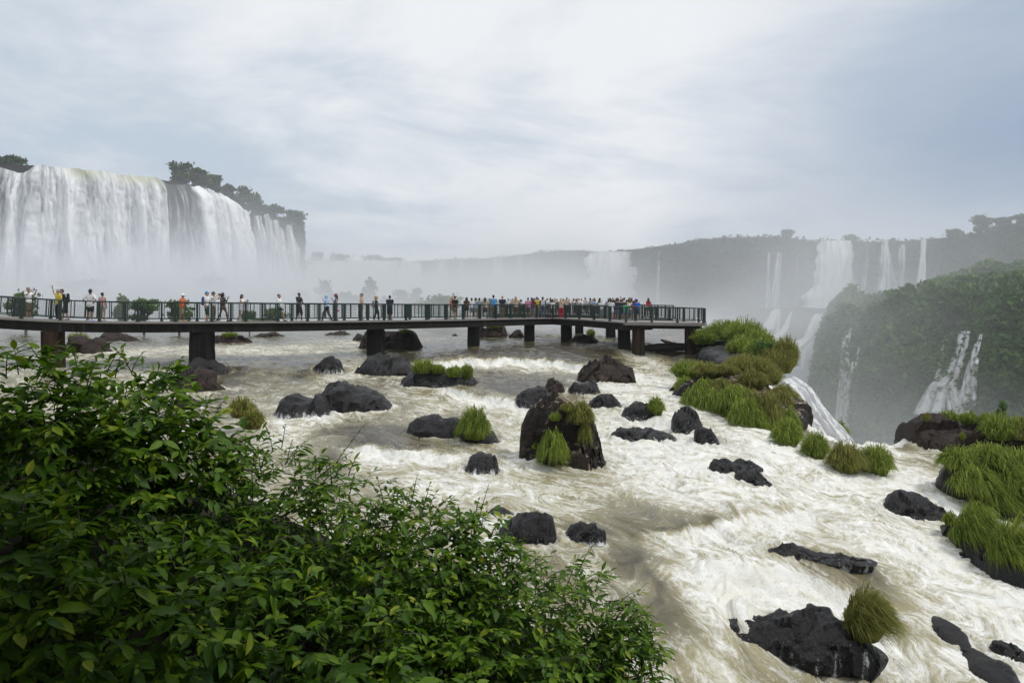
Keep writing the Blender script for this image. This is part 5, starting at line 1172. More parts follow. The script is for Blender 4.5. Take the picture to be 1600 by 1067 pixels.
def caps(a, b, ra, rb, n=10):
    """tapered capsule, closed"""
    a, b = np.asarray(a, float), np.asarray(b, float); d = b - a; L = np.linalg.norm(d) + 1e-9; d = d / L
    ref = np.array([0, 0, 1.0]) if abs(d[2]) < .9 else np.array([1.0, 0, 0]); s = np.cross(d, ref); s /= np.linalg.norm(s); t = np.cross(d, s)
    st = [(-ra * math.cos(q), ra * math.sin(q)) for q in (.0, .5, 1.05)] + [(0, ra), (L, rb)] + [(L + rb * math.cos(q), rb * math.sin(q)) for q in (1.05, .5, .0)]
    th = np.linspace(0, 2 * np.pi, n, endpoint=False)
    V = np.concatenate([a + d * h + r * (s * np.cos(th)[:, None] + t * np.sin(th)[:, None]) for h, r in [(h, max(r, 1e-4)) for h, r in st]])
    m = len(st); Fq = grid_faces(m, n, True)
    cap = [np.arange(n)[::-1][None], (np.arange(n) + (m - 1) * n)[None]]
    return V, [Fq] + cap
_pend = []
def solid(name, cs, mat, color, parent, vox):
    """fuse overlapping forms into one continuous skin"""
    V, Fs = joinm(cs); me = mesh_from(name, V, Fs, M[mat], True)
    o = link(name, me, parent); o.color = (*color, 1)
    md = o.modifiers.new('fuse', 'REMESH'); md.mode = 'VOXEL'; md.voxel_size = vox; md.use_smooth_shade = True
    _pend.append(o); return o
def person(loc, h, face, label, group, skin='l', hair=('black', 'short'), top=('white', 'tee'), bottom=('black', 'shorts'), armL='down', armR='down', stride=0.0, lean=0.0, hat=None, shoes='grey', female=False, turn=0.0, fine=True):
    e = empty('person', loc, R(face)); tag(e, label, 'person', group); k = h / 1.75; sk = SK[skin]
    sw = .175 if female else .20; hw = .095
    def Q(x, y, z):                                                   # lean forward about the hips
        zz = z - .93
        if zz > 0: y, z = y * math.cos(lean) - zz * math.sin(lean), .93 + zz * math.cos(lean) + y * math.sin(lean)
        return np.array([x, y, z]) * k
    hip = {s: np.array([s * hw, 0, .91]) * k for s in (-1, 1)}
    fs = {s: stride * s * .5 for s in (-1, 1)}
    ank = {s: np.array([s * (hw + .01), -fs[s], .075 + max(0, -fs[s]) * .18]) * k for s in (-1, 1)}
    knee = {s: (hip[s] + ank[s]) / 2 + np.array([s * .01, -.035 - abs(fs[s]) * .12, 0.015]) * k for s in (-1, 1)}
    toe = {s: ank[s] + np.array([s * .035, -.17, -.035]) * k for s in (-1, 1)}
    poses = {'down': ((.06, .02, -.27), (.02, -.06, -.24)), 'back': ((.05, .12, -.25), (.0, .02, -.24)), 'fwd': ((.05, -.10, -.26), (.0, -.16, -.18)), 'phone': ((.04, -.10, -.24), (-.08, -.22, .10)), 'high': ((.08, -.18, -.08), (-.10, -.16, .19)),
             'up': ((.15, -.06, .13), (.0, -.06, .22)), 'camera': ((.10, -.20, -.05), (-.13, -.14, .16)), 'hip': ((.16, .06, -.22), (-.12, -.02, -.16)), 'face': ((.05, -.12, -.22), (-.05, -.12, .21)), 'cross': ((.03, -.10, -.25), (-.17, -.14, .03)), 'rail': ((.05, -.16, -.22), (-.02, -.22, -.05))}
    sh = {s: Q(s * sw, 0.01, 1.425) for s in (-1, 1)}
    el, wr, hd = {}, {}, {}
    for s, ps in ((-1, armL), (1, armR)):
        u, f = poses[ps]; el[s] = sh[s] + np.array([s * u[0], u[1], u[2]]) * k; wr[s] = el[s] + np.array([s * f[0], f[1], f[2]]) * k
        v = wr[s] - el[s]; hd[s] = v / np.linalg.norm(v)
    nk, hb = Q(0, .01, 1.47), Q(0, -.012, 1.565)
    hc = Q(0, -.02, 1.635)
    body = []
    for s in (-1, 1):
        body += [caps(hip[s], knee[s], .088 * k, .058 * k), caps(knee[s], ank[s], .060 * k, .040 * k), caps(knee[s] + np.array([0, .02, -.10]) * k, knee[s] + np.array([0, .01, -.2]) * k, .052 * k, .044 * k),
                 caps(ank[s] + np.array([0, .03, -.03]) * k, toe[s], .042 * k, .032 * k),
                 caps(sh[s], el[s], .052 * k, .041 * k), caps(el[s], wr[s], .042 * k, .028 * k),
                 caps(Q(s * .06, 0, .97), Q(s * .075, 0, 1.12), .105 * k, .088 * k), caps(Q(s * .075, 0, 1.12), Q(s * .085, -.005, 1.33), .09 * k, .10 * k), caps(Q(s * .05, .01, 1.42), sh[s], .07 * k, .055 * k),
                 caps(hc + np.array([s * .078, .01, -.01]) * k, hc + np.array([s * .084, .012, .02]) * k, .014 * k, .016 * k, 6)]
        # the hand: palm, four fingers and a thumb
        a = hd[s]; side = np.cross(a, [0, 0, 1.0]); side = side / (np.linalg.norm(side) + 1e-6) if np.linalg.norm(side) > .2 else np.array([0, 1.0, 0])
        pc = wr[s] + a * .045 * k; body.append(caps(wr[s] + a * .02 * k, wr[s] + a * .075 * k, .030 * k, .034 * k, 8))
        if fine:
            curl = np.cross(side, a) * (-.02 * k)
            for j, (o_, l_) in enumerate(((-.030, .070), (-.010, .082), (.010, .078), (.030, .060))):
                b0 = wr[s] + a * .085 * k + side * o_ * k; b1 = b0 + a * l_ * .55 * k + side * o_ * .25 * k; b2 = b1 + a * l_ * .4 * k + curl
                body += [caps(b0, b1, .0118 * k, .011 * k, 6), caps(b1, b2, .011 * k, .0100 * k, 6)]
            body.append(caps(wr[s] + a * .03 * k, wr[s] + a * .075 * k - side * .062 * k, .014 * k, .010 * k, 6))
    body += [caps(nk - np.array([0, 0, .05]) * k, hb, .056 * k, .052 * k), caps(hc + np.array([0, .018, .022]) * k, hc + np.array([0, -.008, -.045]) * k, .096 * k, .072 * k), caps(hc + np.array([0, -.03, -.075]) * k, hc + np.array([0, -.045, -.085]) * k, .045 * k, .035 * k),
             caps(hc + np.array([0, -.088, .005]) * k, hc + np.array([0, -.108, -.022]) * k, .012 * k, .016 * k, 6)]
    vox = .021 if fine else .036
    solid('body', body, 'skin', sk, e, vox)
    if fine:
        V, Fc = joinm([caps(hc + np.array([s * .032, -.083, .012]) * k, hc + np.array([s * .032, -.085, .012]) * k, .009 * k, .009 * k, 6) for s in (-1, 1)] + [caps(hc + np.array([-.018, -.086, -.052]) * k, hc + np.array([.018, -.086, -.052]) * k, .006 * k, .006 * k, 6)])
        o = link('face', mesh_from('face', V, Fc, M['skin'], True), e); o.color = (.08, .03, .025, 1)
    # clothes
    tc, tk = top; g = .014 * k
    tp = []
    hem = .98 if tk == 'crop' else .84 if tk == 'loose' else .90
    for s in (-1, 1):
        tp += [caps(Q(s * .062, 0, hem + .06), Q(s * .075, 0, 1.14), (.145 if tk == 'loose' else .126) * k + g, .094 * k + g), caps(Q(s * .075, 0, 1.14), Q(s * .085, -.005, 1.33), .092 * k + g, .102 * k + g), caps(Q(s * .05, .01, 1.40), sh[s] - np.array([0, 0, .02]) * k, .074 * k + g, .055 * k + g)]
        if tk in ('tee', 'loose'): tp.append(caps(sh[s], sh[s] + (el[s] - sh[s]) * (.62 if tk == 'tee' else .8), .058 * k + g, .056 * k + g))
        if tk in ('long', 'hood'): tp += [caps(sh[s], el[s], .058 * k + g, .050 * k + g), caps(el[s], el[s] + (wr[s] - el[s]) * .93, .05 * k + g, .038 * k + g)]
    if tk == 'hood': tp += [caps(hc + np.array([0, .03, .03]) * k, hc + np.array([0, .03, -.08]) * k, .118 * k, .10 * k), caps(nk, hb, .08 * k, .09 * k)]
    solid('shirt' if tk in ('tee', 'loose') else 'jacket' if tk in ('long', 'hood') else 'top', tp, 'cloth', CL[tc], e, .034)
    bc, bk = bottom; bt = [caps(Q(0, 0, .97) + np.array([-.05, 0, 0]) * k, Q(0, 0, .97) + np.array([.05, 0, 0]) * k, .115 * k + g, .115 * k + g)]
    fr = {'shorts': .82, 'mini': .38, 'knee': 1.0, 'trousers': 1.0, 'skirt': .5}[bk]
    for s in (-1, 1):
        bt.append(caps(hip[s] + np.array([0, 0, -.01]) * k, hip[s] + (knee[s] - hip[s]) * fr, .10 * k + g, (.078 if bk != 'mini' else .095) * k + g))
        if bk == 'trousers': bt.append(caps(knee[s], ank[s], .070 * k + g, .055 * k + g))
        if bk == 'knee': bt.append(caps(knee[s], knee[s] + (ank[s] - knee[s]) * .15, .074 * k + g, .07 * k + g))
    if bk == 'skirt': bt += [caps(hip[-1] + (knee[-1] - hip[-1]) * f, hip[1] + (knee[1] - hip[1]) * f, .12 * k, .12 * k) for f in (.1, .35)]
    solid('trousers' if bk == 'trousers' else 'skirt' if bk == 'skirt' else 'shorts', bt, 'cloth', CL[bc], e, .034)
    for s in (-1, 1):
        V, Fc = caps(ank[s] + np.array([0, .035, -.036]) * k, toe[s] + np.array([0, -.01, -.002]) * k, .046 * k, .038 * k, 8)
        o = link('shoe', mesh_from('shoe', V, Fc, M['cloth'], True), e); o.color = (*CL[shoes], 1)
    # hair and hats
    if hair and tk != 'hood':
        c_, st_ = hair; hh = [caps(hc + np.array([0, .034, .044]) * k, hc + np.array([0, .042, -.012]) * k, .096 * k, .082 * k), caps(hc + np.array([0, -.03, .075]) * k, hc + np.array([0, .02, .07]) * k, .058 * k, .07 * k)]
        if st_ == 'long': hh += [caps(hc + np.array([0, .06, -.02]) * k, hc + np.array([0, .085, -.25]) * k, .092 * k, .075 * k)] + [caps(hc + np.array([s * .07, .02, .0]) * k, hc + np.array([s * .085, .045, -.20]) * k, .045 * k, .04 * k) for s in (-1, 1)]
        if st_ == 'bun': hh += [caps(hc + np.array([0, .10, .07]) * k, hc + np.array([0, .125, .08]) * k, .055 * k, .05 * k)]
        if st_ == 'big': hh += [caps(hc + np.array([0, .04, .06]) * k, hc + np.array([0, .06, -.07]) * k, .125 * k, .11 * k)]
        if st_ != 'bald': solid('hair', hh, 'hair', HC[c_], e, .026)
    if hat:
        c_, st_ = hat; yb = {'cap': -1, 'back': 1, 'bucket': 0}[st_]
        hh = [caps(hc + np.array([0, .012, .062]) * k, hc + np.array([0, .012, .075]) * k, .106 * k, .098 * k, 14)]
        if yb: hh += [caps(hc + np.array([x, yb * .10 + .01, .058]) * k, hc + np.array([x * .9, yb * .17 + .01, .048]) * k, .016 * k, .012 * k, 6) for x in (-.05, -.025, 0, .025, .05)]
        else:
            a_ = np.linspace(0, 2 * np.pi, 15); hh += [caps(hc + np.array([.11 * math.cos(a), .012 + .115 * math.sin(a), .05]) * k, hc + np.array([.16 * math.cos(a), .012 + .165 * math.sin(a), .028]) * k, .022 * k, .018 * k, 6) for a in a_]
        solid('hat', hh, 'cloth', CL[c_], e, .016)
    rot = Matrix.Rotation(R(face), 3, 'Z')
    def out(p): return np.array(rot @ Vector(p)) + np.array(loc)
    e_info = dict(e=e, k=k, wrL=out(wr[-1] + hd[-1] * .09 * k), wrR=out(wr[1] + hd[1] * .09 * k), back=out(Q(0, .19, 1.22)), hip=out(Q(.22, 0, .9)), chest=out(Q(0, -.17, 1.25)), face=face)
    return e_info
def item(name, cs, color, label, cat, mat='cloth', vox=None):
    V, Fc = joinm(cs); c = V.mean(0); o = link(name, mesh_from(name, V - c, Fc, M[mat], mat != 'plastic'), None, c); o.color = (*color, 1); tag(o, label, cat)
    if vox:
        md = o.modifiers.new('fuse', 'REMESH'); md.mode = 'VOXEL'; md.voxel_size = vox; md.use_smooth_shade = True; _pend.append(o)
    return o
def phone(p, color, label, w=.075, h=.15, yaw=0.0):
    """a slim rounded slab with a camera bump"""
    c, s = math.cos(yaw), math.sin(yaw); V1, F1 = box(-w / 2, w / 2, -.006, .006, -h / 2, h / 2); V2, F2 = box(-w / 2 + .008, -w / 2 + .03, -.0095, -.0062, h / 2 - .035, h / 2 - .008)
    V, Fc = joinm([(V1, F1), (V2, F2)]); V = V @ np.array([[c, s, 0], [-s, c, 0], [0, 0, 1]])
    o = link('phone', mesh_from('phone', V, Fc, M['plastic'], False), None, p + np.array([0, 0, .04])); o.color = (*color, 1)
    bv = o.modifiers.new('round', 'BEVEL'); bv.width = .004; bv.segments = 2
    tag(o, label, 'phone'); return o
def backpack(inf, color, label):
    k = inf['k']; b = inf['back']; f = R(inf['face']); d = np.array([-math.sin(f), math.cos(f), 0]); s = np.array([math.cos(f), math.sin(f), 0]); z = np.array([0, 0, 1.0])
    item('backpack', [caps(b - s * .09 - z * .18, b - s * .08 + z * .16, .095, .08), caps(b + s * .09 - z * .18, b + s * .08 + z * .16, .095, .08), caps(b + d * .07 - s * .06 - z * .15, b + d * .07 + s * .06 - z * .15, .07, .07)] +
         [caps(b + s * x + z * .16, b + s * x * 1.3 - d * .2 + z * .19, .022, .022, 6) for x in (-.11, .11)], color, label, 'backpack', 'cloth', .02)
WG = 'people on the near stretch of the footbridge'
def deck_at(px, back=1.1):
    """a standing point on the deck under photograph column px"""
    sx = pf[:, 0] / pf[:, 1] * F + HX; i = np.argmin(np.abs(sx[:60] - px)); y = np.interp(px, sx[:60], pf[:60, 1]) + back; z = np.interp(px, sx[:60], pf[:60, 2])
    return np.array([(px - HX) / F * y, y, z + .001])
P1 = person(deck_at(44, 1.2), 1.74, 80, 'grey haired person in white photographing with a phone at the near end of the bridge', WG, 'm', ('grey', 'short'), ('white', 'tee'), ('olive', 'knee'), 'high', 'high')
phone((P1['wrL'] + P1['wrR']) / 2, (.01, .01, .01), 'black phone held up by the grey haired person in white', yaw=R(80))
P2 = person(deck_at(91, .8), 1.70, -30, 'person in yellow shirt and black trousers raising one arm for a selfie', WG, 't', ('grey', 'short'), ('yellow', 'tee'), ('black', 'trousers'), 'up', 'down')
phone(P2['wrL'], (.55, .03, .03), 'red phone held high by the person in yellow', yaw=R(-30))
P3 = person(deck_at(103, 1.0), 1.76, -62, 'dark haired person in black shirt and shorts leaning into the selfie', WG, 'l', ('black', 'short'), ('black', 'tee'), ('black', 'knee'), 'hip', 'fwd', .25, .28)
backpack(P3, (.012, .014, .03), 'dark blue backpack on the person leaning into the selfie')
P4 = person(deck_at(141, 1.3), 1.76, 180, 'person in loose white shirt and navy cap seen from behind, hands on hips', WG, 'm', ('black', 'short'), ('white', 'loose'), ('black', 'shorts'), 'hip', 'hip', hat=('navy', 'cap'), shoes='sky')
P5 = person(deck_at(160, 1.4), 1.62, 176, 'person in pink top and pale grey shorts with dark hair tied up, seen from behind', WG, 'm', ('brown', 'bun'), ('pink', 'tank'), ('grey', 'mini'), 'down', 'down', female=True)
P6 = person(deck_at(284, 1.1), 1.60, 82, 'person in orange shirt and white bucket hat looking down at a phone', WG, 'm', ('grey', 'short'), ('orange', 'tee'), ('khaki', 'knee'), 'phone', 'phone', .15, .10, hat=('white', 'bucket'), shoes='beige')
phone((P6['wrL'] + P6['wrR']) / 2, (.02, .02, .02), 'dark phone in the hands of the person in orange', yaw=R(80))
P7 = person(deck_at(323, .9), 1.74, 95, 'person in white shirt and blue cap standing next to the photographer', WG, 'l', ('brown', 'short'), ('white', 'tee'), ('green_d', 'knee'), 'down', 'fwd', hat=('blue', 'cap'))
backpack(P7, (.03, .07, .25), 'blue backpack on the person in the blue cap')
P8 = person(deck_at(333, 1.2), 1.73, 85, 'photographer in white shirt and olive cap raising a black camera to the falls', WG, 'l', ('brown', 'short'), ('white', 'tee'), ('khaki', 'trousers'), 'camera', 'camera', hat=('olive', 'cap'))
c_ = (P8['wrL'] + P8['wrR']) / 2
item('camera', [caps(c_ + [-.03, 0, .02], c_ + [.03, 0, .02], .055, .055, 8), caps(c_ + [.03, 0, .01], c_ + [.14, 0, .01], .042, .046, 10), caps(c_ + [-.02, 0, .07], c_ + [.02, 0, .07], .025, .025, 6)], (.012, .012, .012), 'black camera with a long lens raised by the photographer', 'camera', 'plastic', .01)
P9 = person(deck_at(348, 1.1), 1.70, 78, 'dark skinned person in a sleeveless black top walking past the photographer', WG, 'd', ('black', 'long'), ('black', 'crop'), ('brown', 'mini'), 'face', 'face', .55, female=True, shoes='black')
P10 = person(deck_at(378, 1.1), 1.62, 84, 'person in white tank top and white shorts walking with a phone', WG, 't', ('black', 'long'), ('white', 'tank'), ('white', 'mini'), 'phone', 'phone', .45, female=True, shoes='tan')
phone((P10['wrL'] + P10['wrR']) / 2, (.03, .03, .03), 'phone carried by the person in white shorts', yaw=R(80))
P11 = person(deck_at(436, 1.1), 1.66, 82, 'person in white blouse and black shorts walking alone mid bridge', WG, 't', ('auburn', 'bun'), ('white', 'long'), ('black', 'mini'), 'down', 'fwd', .6, female=True, shoes='black')
P12 = person(deck_at(467, 1.2), 1.80, 70, 'tall person in black shirt and black shorts with very short hair', WG, 'd', ('black', 'bald'), ('black', 'tee'), ('black', 'knee'), 'fwd', 'fwd', .25, shoes='white')
P13 = person(deck_at(511, 1.0), 1.66, -84, 'person in light blue hooded jacket and patterned dark trousers walking', WG, 'l', None, ('sky', 'hood'), ('camo', 'trousers'), 'face', 'down', .6, .06)
item('shoulder_bag', [caps(P13['hip'] + [-.08, .0, -.02], P13['hip'] + [.08, 0, .0], .11, .10), caps(P13['hip'] + [.0, 0, .08], P13['back'] + [0, 0, .15], .015, .015, 6)], (.012, .012, .015), 'black shoulder bag on the hooded person', 'bag', 'cloth', .018)
P14 = person(deck_at(525, 1.0), 1.72, -70, 'person in maroon cap, patterned sleeveless top and denim shorts', WG, 'l', ('brown', 'long'), ('denim', 'tank'), ('denim', 'mini'), 'face', 'down', .2, hat=('maroon', 'cap'), female=True, shoes='maroon')
h_ = P14['wrR'] + np.array([.05, 0, -.12]); item('hand_bag', [caps(h_ + [-.08, 0, 0], h_ + [.08, 0, -.02], .10, .11), caps(h_ + [-.05, 0, .08], h_ + [0, 0, .16], .012, .012, 6), caps(h_ + [.05, 0, .08], h_ + [0, 0, .16], .012, .012, 6)], (.62, .22, .36), 'pink bag carried by the person in the maroon cap', 'bag', 'cloth', .016)
P15 = person(deck_at(565, 1.2), 1.80, -60, 'tall person in beige shirt and tan shorts with dark hair and a black face mask', WG, 'l', ('black', 'short'), ('beige', 'tee'), ('tan', 'knee'), 'down', 'fwd', .25)
o = item('face_mask', [caps(P15['chest'], P15['chest'] + [0, 0, .01], .02, .02)], (.01, .01, .01), 'black face mask', 'mask') if False else None
P16 = person(deck_at(588, .9), 1.62, 88, 'blond person in black shirt and black leggings', WG, 'l', ('blond', 'big'), ('black', 'tee'), ('black', 'trousers'), 'rail', 'fwd', .3, female=True, shoes='white')
b_ = P16['back']; item('backpack', [caps(b_ + [-.04, 0, -.2], b_ + [-.04, 0, .14], .10, .085), caps(b_ + [-.1, 0, -.14], b_ + [-.1, 0, -.02], .06, .06)], (.3, .3, .31), 'grey and black backpack on the blond person in leggings', 'backpack', 'cloth', .018)
P17 = person(deck_at(609, 1.3), 1.70, 178, 'dark haired person in navy shirt and dark shorts seen from behind past the second pier', WG, 'm', ('black', 'short'), ('navy', 'tee'), ('black', 'knee'), 'cross', 'cross', shoes='black')
FG = 'people along the railing before the crowd'
MID = [(706, 1.6, 1.70, 60, 'blond person in orange top half hidden behind a person in black', 'l', ('blond', 'long'), ('orange', 'tank'), ('khaki', 'mini'), 'down', 'down', .3, None),
       (711, .9, 1.74, 160, 'person in black shirt and khaki shorts walking at the third pier', 'l', ('brown', 'short'), ('black', 'tee'), ('khaki', 'shorts'), 'down', 'fwd', .4, None),
       (729, 1.2, 1.66, 170, 'dark haired person in brown sleeveless top and black shorts by the third pier', 'm', ('black', 'long'), ('brown', 'tank'), ('black', 'mini'), 'fwd', 'fwd', .2, None),
       (737, 1.5, 1.62, 190, 'small dark haired person in white shirt above the third pier', 'm', ('black', 'short'), ('white', 'tee'), ('grey', 'shorts'), 'rail', 'rail', 0, None),
       (749, 1.3, 1.62, 175, 'dark haired person in pale grey shirt standing next to the one in white', 'm', ('black', 'short'), ('grey', 'tee'), ('khaki', 'trousers'), 'rail', 'rail', 0, None),
       (743, 1.9, 1.60, 150, 'person in a dark blue cap leaning on the rail between two pale shirts', 'l', ('black', 'short'), ('sky', 'tee'), ('grey', 'shorts'), 'rail', 'rail', 0, ('navy', 'cap')),
       (758, 1.3, 1.66, 172, 'brown haired person in beige top next to the tall one in bright blue', 'm', ('brown', 'long'), ('beige', 'tee'), ('olive', 'shorts'), 'fwd', 'fwd', 0, None),
       (771, 1.0, 1.86, 178, 'tall person in bright blue shirt at the rail', 'l', ('brown', 'short'), ('blue', 'tee'), ('khaki', 'trousers'), 'cross', 'cross', 0, None),
       (765, 1.8, 1.62, 185, 'person with light hair and grey shirt behind the tall one in bright blue', 'l', ('blond', 'short'), ('grey', 'tee'), ('grey', 'trousers'), 'rail', 'rail', 0, None),
       (785, 1.1, 1.82, 182, 'broad bald person in navy shirt at the rail', 'l', ('grey', 'bald'), ('navy', 'tee'), ('khaki', 'trousers'), 'cross', 'cross', 0, None),
       (806, 1.2, 1.78, 176, 'blond person in beige shirt alone on the rail', 'l', ('blond', 'long'), ('beige', 'tee'), ('olive', 'trousers'), 'cross', 'cross', 0, None),
       (825, 1.2, 1.70, 170, 'dark haired person in rose striped shirt before the crowd', 'm', ('black', 'short'), ('rose', 'tee'), ('olive', 'shorts'), 'cross', 'rail', 0, None),
       (833, 1.0, 1.64, 176, 'brown haired person in maroon top before the crowd', 'm', ('brown', 'long'), ('maroon', 'tee'), ('grey', 'trousers'), 'cross', 'cross', 0, None),
       (831, 2.0, 1.74, 150, 'dark haired person in blue shirt behind the one in maroon', 'm', ('black', 'short'), ('blue', 'tee'), ('grey', 'shorts'), 'rail', 'rail', 0, None),
       (848, 1.0, 1.76, 178, 'person in navy jacket with a white backpack', 'm', ('black', 'short'), ('navy', 'long'), ('denim', 'trousers'), 'cross', 'cross', 0, ('navy', 'cap')),
       (839, 2.0, 1.80, 185, 'person in yellow shirt in front of the crowd', 'l', ('brown', 'short'), ('yellow', 'tee'), ('khaki', 'trousers'), 'rail', 'rail', 0, None)]
for px, bk, h, f, lab, sk, ha, tp, bt, aL, aR, strd, hat in MID:
    inf = person(deck_at(px, bk), h, f, lab, FG, sk, ha, tp, bt, aL, aR, strd, hat=hat, fine=False)
    if 'white backpack' in lab: backpack(inf, (.62, .62, .62), 'white backpack on the person in the navy jacket')
def pl_at(px, Y, z): return np.array([(px - HX) / F * Y, Y, z])
PF = [(863, 66.6, 1.62, 175, 'person in white tank top and denim shorts at the bend of the bridge', 'm', ('black', 'short'), ('white', 'tank'), ('denim', 'shorts'), 'fwd', 'fwd', .3, None),
      (877, 65.0, 1.74, 180, 'person in pale top and long red trousers at the bend of the bridge', 'l', ('cream', 'long'), ('beige', 'tank'), ('red', 'trousers'), 'rail', 'rail', 0, None),
      (955, 60.3, 1.66, 165, 'person in white shirt and white skirt leaning over the inner railing', 'l', ('brown', 'short'), ('white', 'tee'), ('white', 'skirt'), 'rail', 'rail', .2, None),
      (963, 61.4, 1.72, 170, 'person in navy shirt at the platform railing next to the one in a white skirt', 'm', ('black', 'short'), ('navy', 'tee'), ('denim', 'shorts'), 'rail', 'rail', 0, None),
      (977, 60.6, 1.42, 160, 'child in bright green shirt on the platform', 'm', ('black', 'short'), ('green', 'tee'), ('denim', 'shorts'), 'rail', 'rail', 0, None),
      (970, 63.6, 1.72, 180, 'dark dressed person raising both arms with a phone on the platform', 'm', ('black', 'short'), ('black', 'tee'), ('black', 'shorts'), 'high', 'high', 0, None),
      (995, 63.8, 1.70, 178, 'person in vivid blue shirt and cap at the end of the crowd', 'l', ('black', 'short'), ('bblue', 'tee'), ('navy', 'shorts'), 'rail', 'rail', 0, ('bblue', 'cap')),
      (990, 64.4, 1.62, 170, 'dark haired person in coral shirt beside the one in vivid blue', 'm', ('black', 'long'), ('orange', 'tank'), ('grey', 'shorts'), 'rail', 'rail', 0, None),
      (985, 64.8, 1.66, 190, 'person in white shirt on the platform between dark heads', 'm', ('brown', 'short'), ('white', 'tee'), ('grey', 'shorts'), 'rail', 'rail', 0, None),
      (979, 65.4, 1.70, 180, 'person in dark grey shirt deep in the platform corner', 'm', ('black', 'short'), ('navy', 'tee'), ('grey', 'shorts'), 'face', 'rail', 0, None),
      (940, 65.2, 1.74, 180, 'person in white hooded jacket in front of the crowd', 'l', None, ('white', 'hood'), ('grey', 'trousers'), 'rail', 'rail', 0, None),
      (951, 65.0, 1.70, 182, 'person in light grey jacket with black hair in front of the crowd', 'm', ('black', 'short'), ('grey', 'long'), ('grey', 'trousers'), 'rail', 'rail', 0, None)]
HC['cream'] = (.55, .45, .33)
for px, Y, h, f, lab, sk, ha, tp, bt, aL, aR, strd, hat in PF:
    zf = -.58 if px < 900 else -.70
    inf = person(pl_at(px, Y, zf), h, f, lab, 'people on the bend and the platform', sk, ha, tp, bt, aL, aR, strd, hat=hat, fine=False)
phone(pl_at(970, 63.2, 1.12), (.02, .02, .02), 'dark phone held up over the platform crowd')
# the crowd on the arm over the gorge: six people built once, then copied
protos = []
for j, (ha, tk, bk, aL, aR, fm) in enumerate([(('black', 'short'), 'tee', 'shorts', 'rail', 'rail', False), (('brown', 'long'), 'tank', 'mini', 'rail', 'face', True), (('black', 'long'), 'tee', 'trousers', 'cross', 'rail', True), (('brown', 'short'), 'tee', 'knee', 'high', 'high', False), (('grey', 'short'), 'long', 'trousers', 'rail', 'rail', False), (('blond', 'long'), 'tank', 'shorts', 'down', 'rail', True)]):
    protos.append(person((0, 0, 0), 1.70, 180, 'x', 'crowd on the far arm of the footbridge', 'ltmmlt'[j], ha, ('white', tk), ('grey', bk), aL, aR, fine=False, female=fm)['e'])
dg = bpy.context.evaluated_depsgraph_get()
for o in _pend:                                                       # bake the fused forms into plain meshes
    me = bpy.data.meshes.new_from_object(o.evaluated_get(dg)); old = o.data
    nm = old.name; o.modifiers.clear(); o.data = me
    if not me.materials: me.materials.append(old.materials[0])
    bpy.data.meshes.remove(old); me.name = nm
CROWD_SHIRTS = [('white', 14), ('cream', 7), ('grey', 8), ('pink', 5), ('beige', 5), ('navy', 7), ('black', 8), ('sky', 4), ('red', 3), ('maroon', 2), ('yellow', 2), ('olive', 3)]
words_ = {'white': 'white', 'cream': 'cream', 'grey': 'grey', 'pink': 'pink', 'beige': 'beige', 'navy': 'navy', 'black': 'black', 'sky': 'pale blue', 'red': 'red', 'maroon': 'maroon', 'yellow': 'yellow', 'olive': 'olive'}
shirts = [c for c, n in CROWD_SHIRTS for _ in range(n)]
g = np.random.default_rng(99); g.shuffle(shirts)
def copy_person(src):
    c = src.copy(); C.objects.link(c)
    for ch in list(src.children):
        d = ch.copy(); C.objects.link(d); d.parent = c
    return c
spots = []
for i, sh_ in enumerate(shirts):
    t_ = (i + .5) / len(shirts); k_ = 6 + int(t_ * 31); w_ = g.uniform(.15, .85) if i % 3 else g.uniform(.1, .3)
    p = near[k_] * (1 - w_) + far_[k_] * w_ + np.array([g.normal(0, .25), g.normal(0, .25), 0]); p[2] = near[k_][2]
    c = protos[i] if i < 6 else copy_person(protos[g.integers(0, 6)])
    c.location = p; c.rotation_euler = (0, 0, R(180 + g.normal(0, 45))); sc_ = g.uniform(.92, 1.06); c.scale = (sc_, sc_, sc_)
    c['label'] = f'person in {words_[sh_]} top packed in the crowd on the far arm of the bridge'; c['category'] = 'person'; c['group'] = 'crowd on the far arm of the footbridge'
    if sh_ in ('yellow',): pass
    bcol = CL[g.choice(['grey', 'khaki', 'denim', 'black', 'navy', 'olive'])]; hn_ = str(g.choice(['black', 'brown', 'black', 'blond', 'grey', 'brown', 'auburn'])); hc_ = HC[hn_]; c['label'] = f'{hn_} haired person in {words_[sh_]} top packed in the crowd on the far bridge arm'; skc = SK[g.choice(list('ltmmd'))]
    for ch in c.children:
        st_ = ch.name.split('.')[0]
        ch.color = (*(CL[sh_] if st_ in ('shirt', 'top', 'jacket') else bcol if st_ in ('shorts', 'trousers', 'skirt') else hc_ if st_ == 'hair' else skc if st_ == 'body' else tuple(ch.color)[:3]), 1)
# ---------------------------------------------------------------- the bank under the shrubs, the shrubs and the unseen tree added for shade
bx = np.linspace(-14, 3.6, 110); by = np.linspace(-3, 13, 120); BX, BY = np.meshgrid(bx, by, indexing='ij')
crest = np.interp(BX / 5.9 * F + HX, [-1500, -100, 0, 200, 260, 420, 560, 700, 850, 1000, 1060, 1150], [640, 640, 640, 675, 730, 800, 850, 905, 985, 1060, 1150, 1400])
zc_ = (HY - crest) / F * 5.9
bz = zc_ - .95 * np.clip(BY - 5.9, 0, None) - np.clip(5.9 - BY, 0, None) * .52 + .10 * fbm2(BX * 1.3, BY * 1.3, 3, 9)
bz = np.where(BY < 2.2, np.minimum(bz, -1.75), np.maximum(bz, -9))
ob = link('river_bank', mesh_from('river_bank', np.stack([BX, BY, bz], -1).reshape(-1, 3), grid_faces(110, 120), M['soil'], True)); tag(ob, kind='structure')

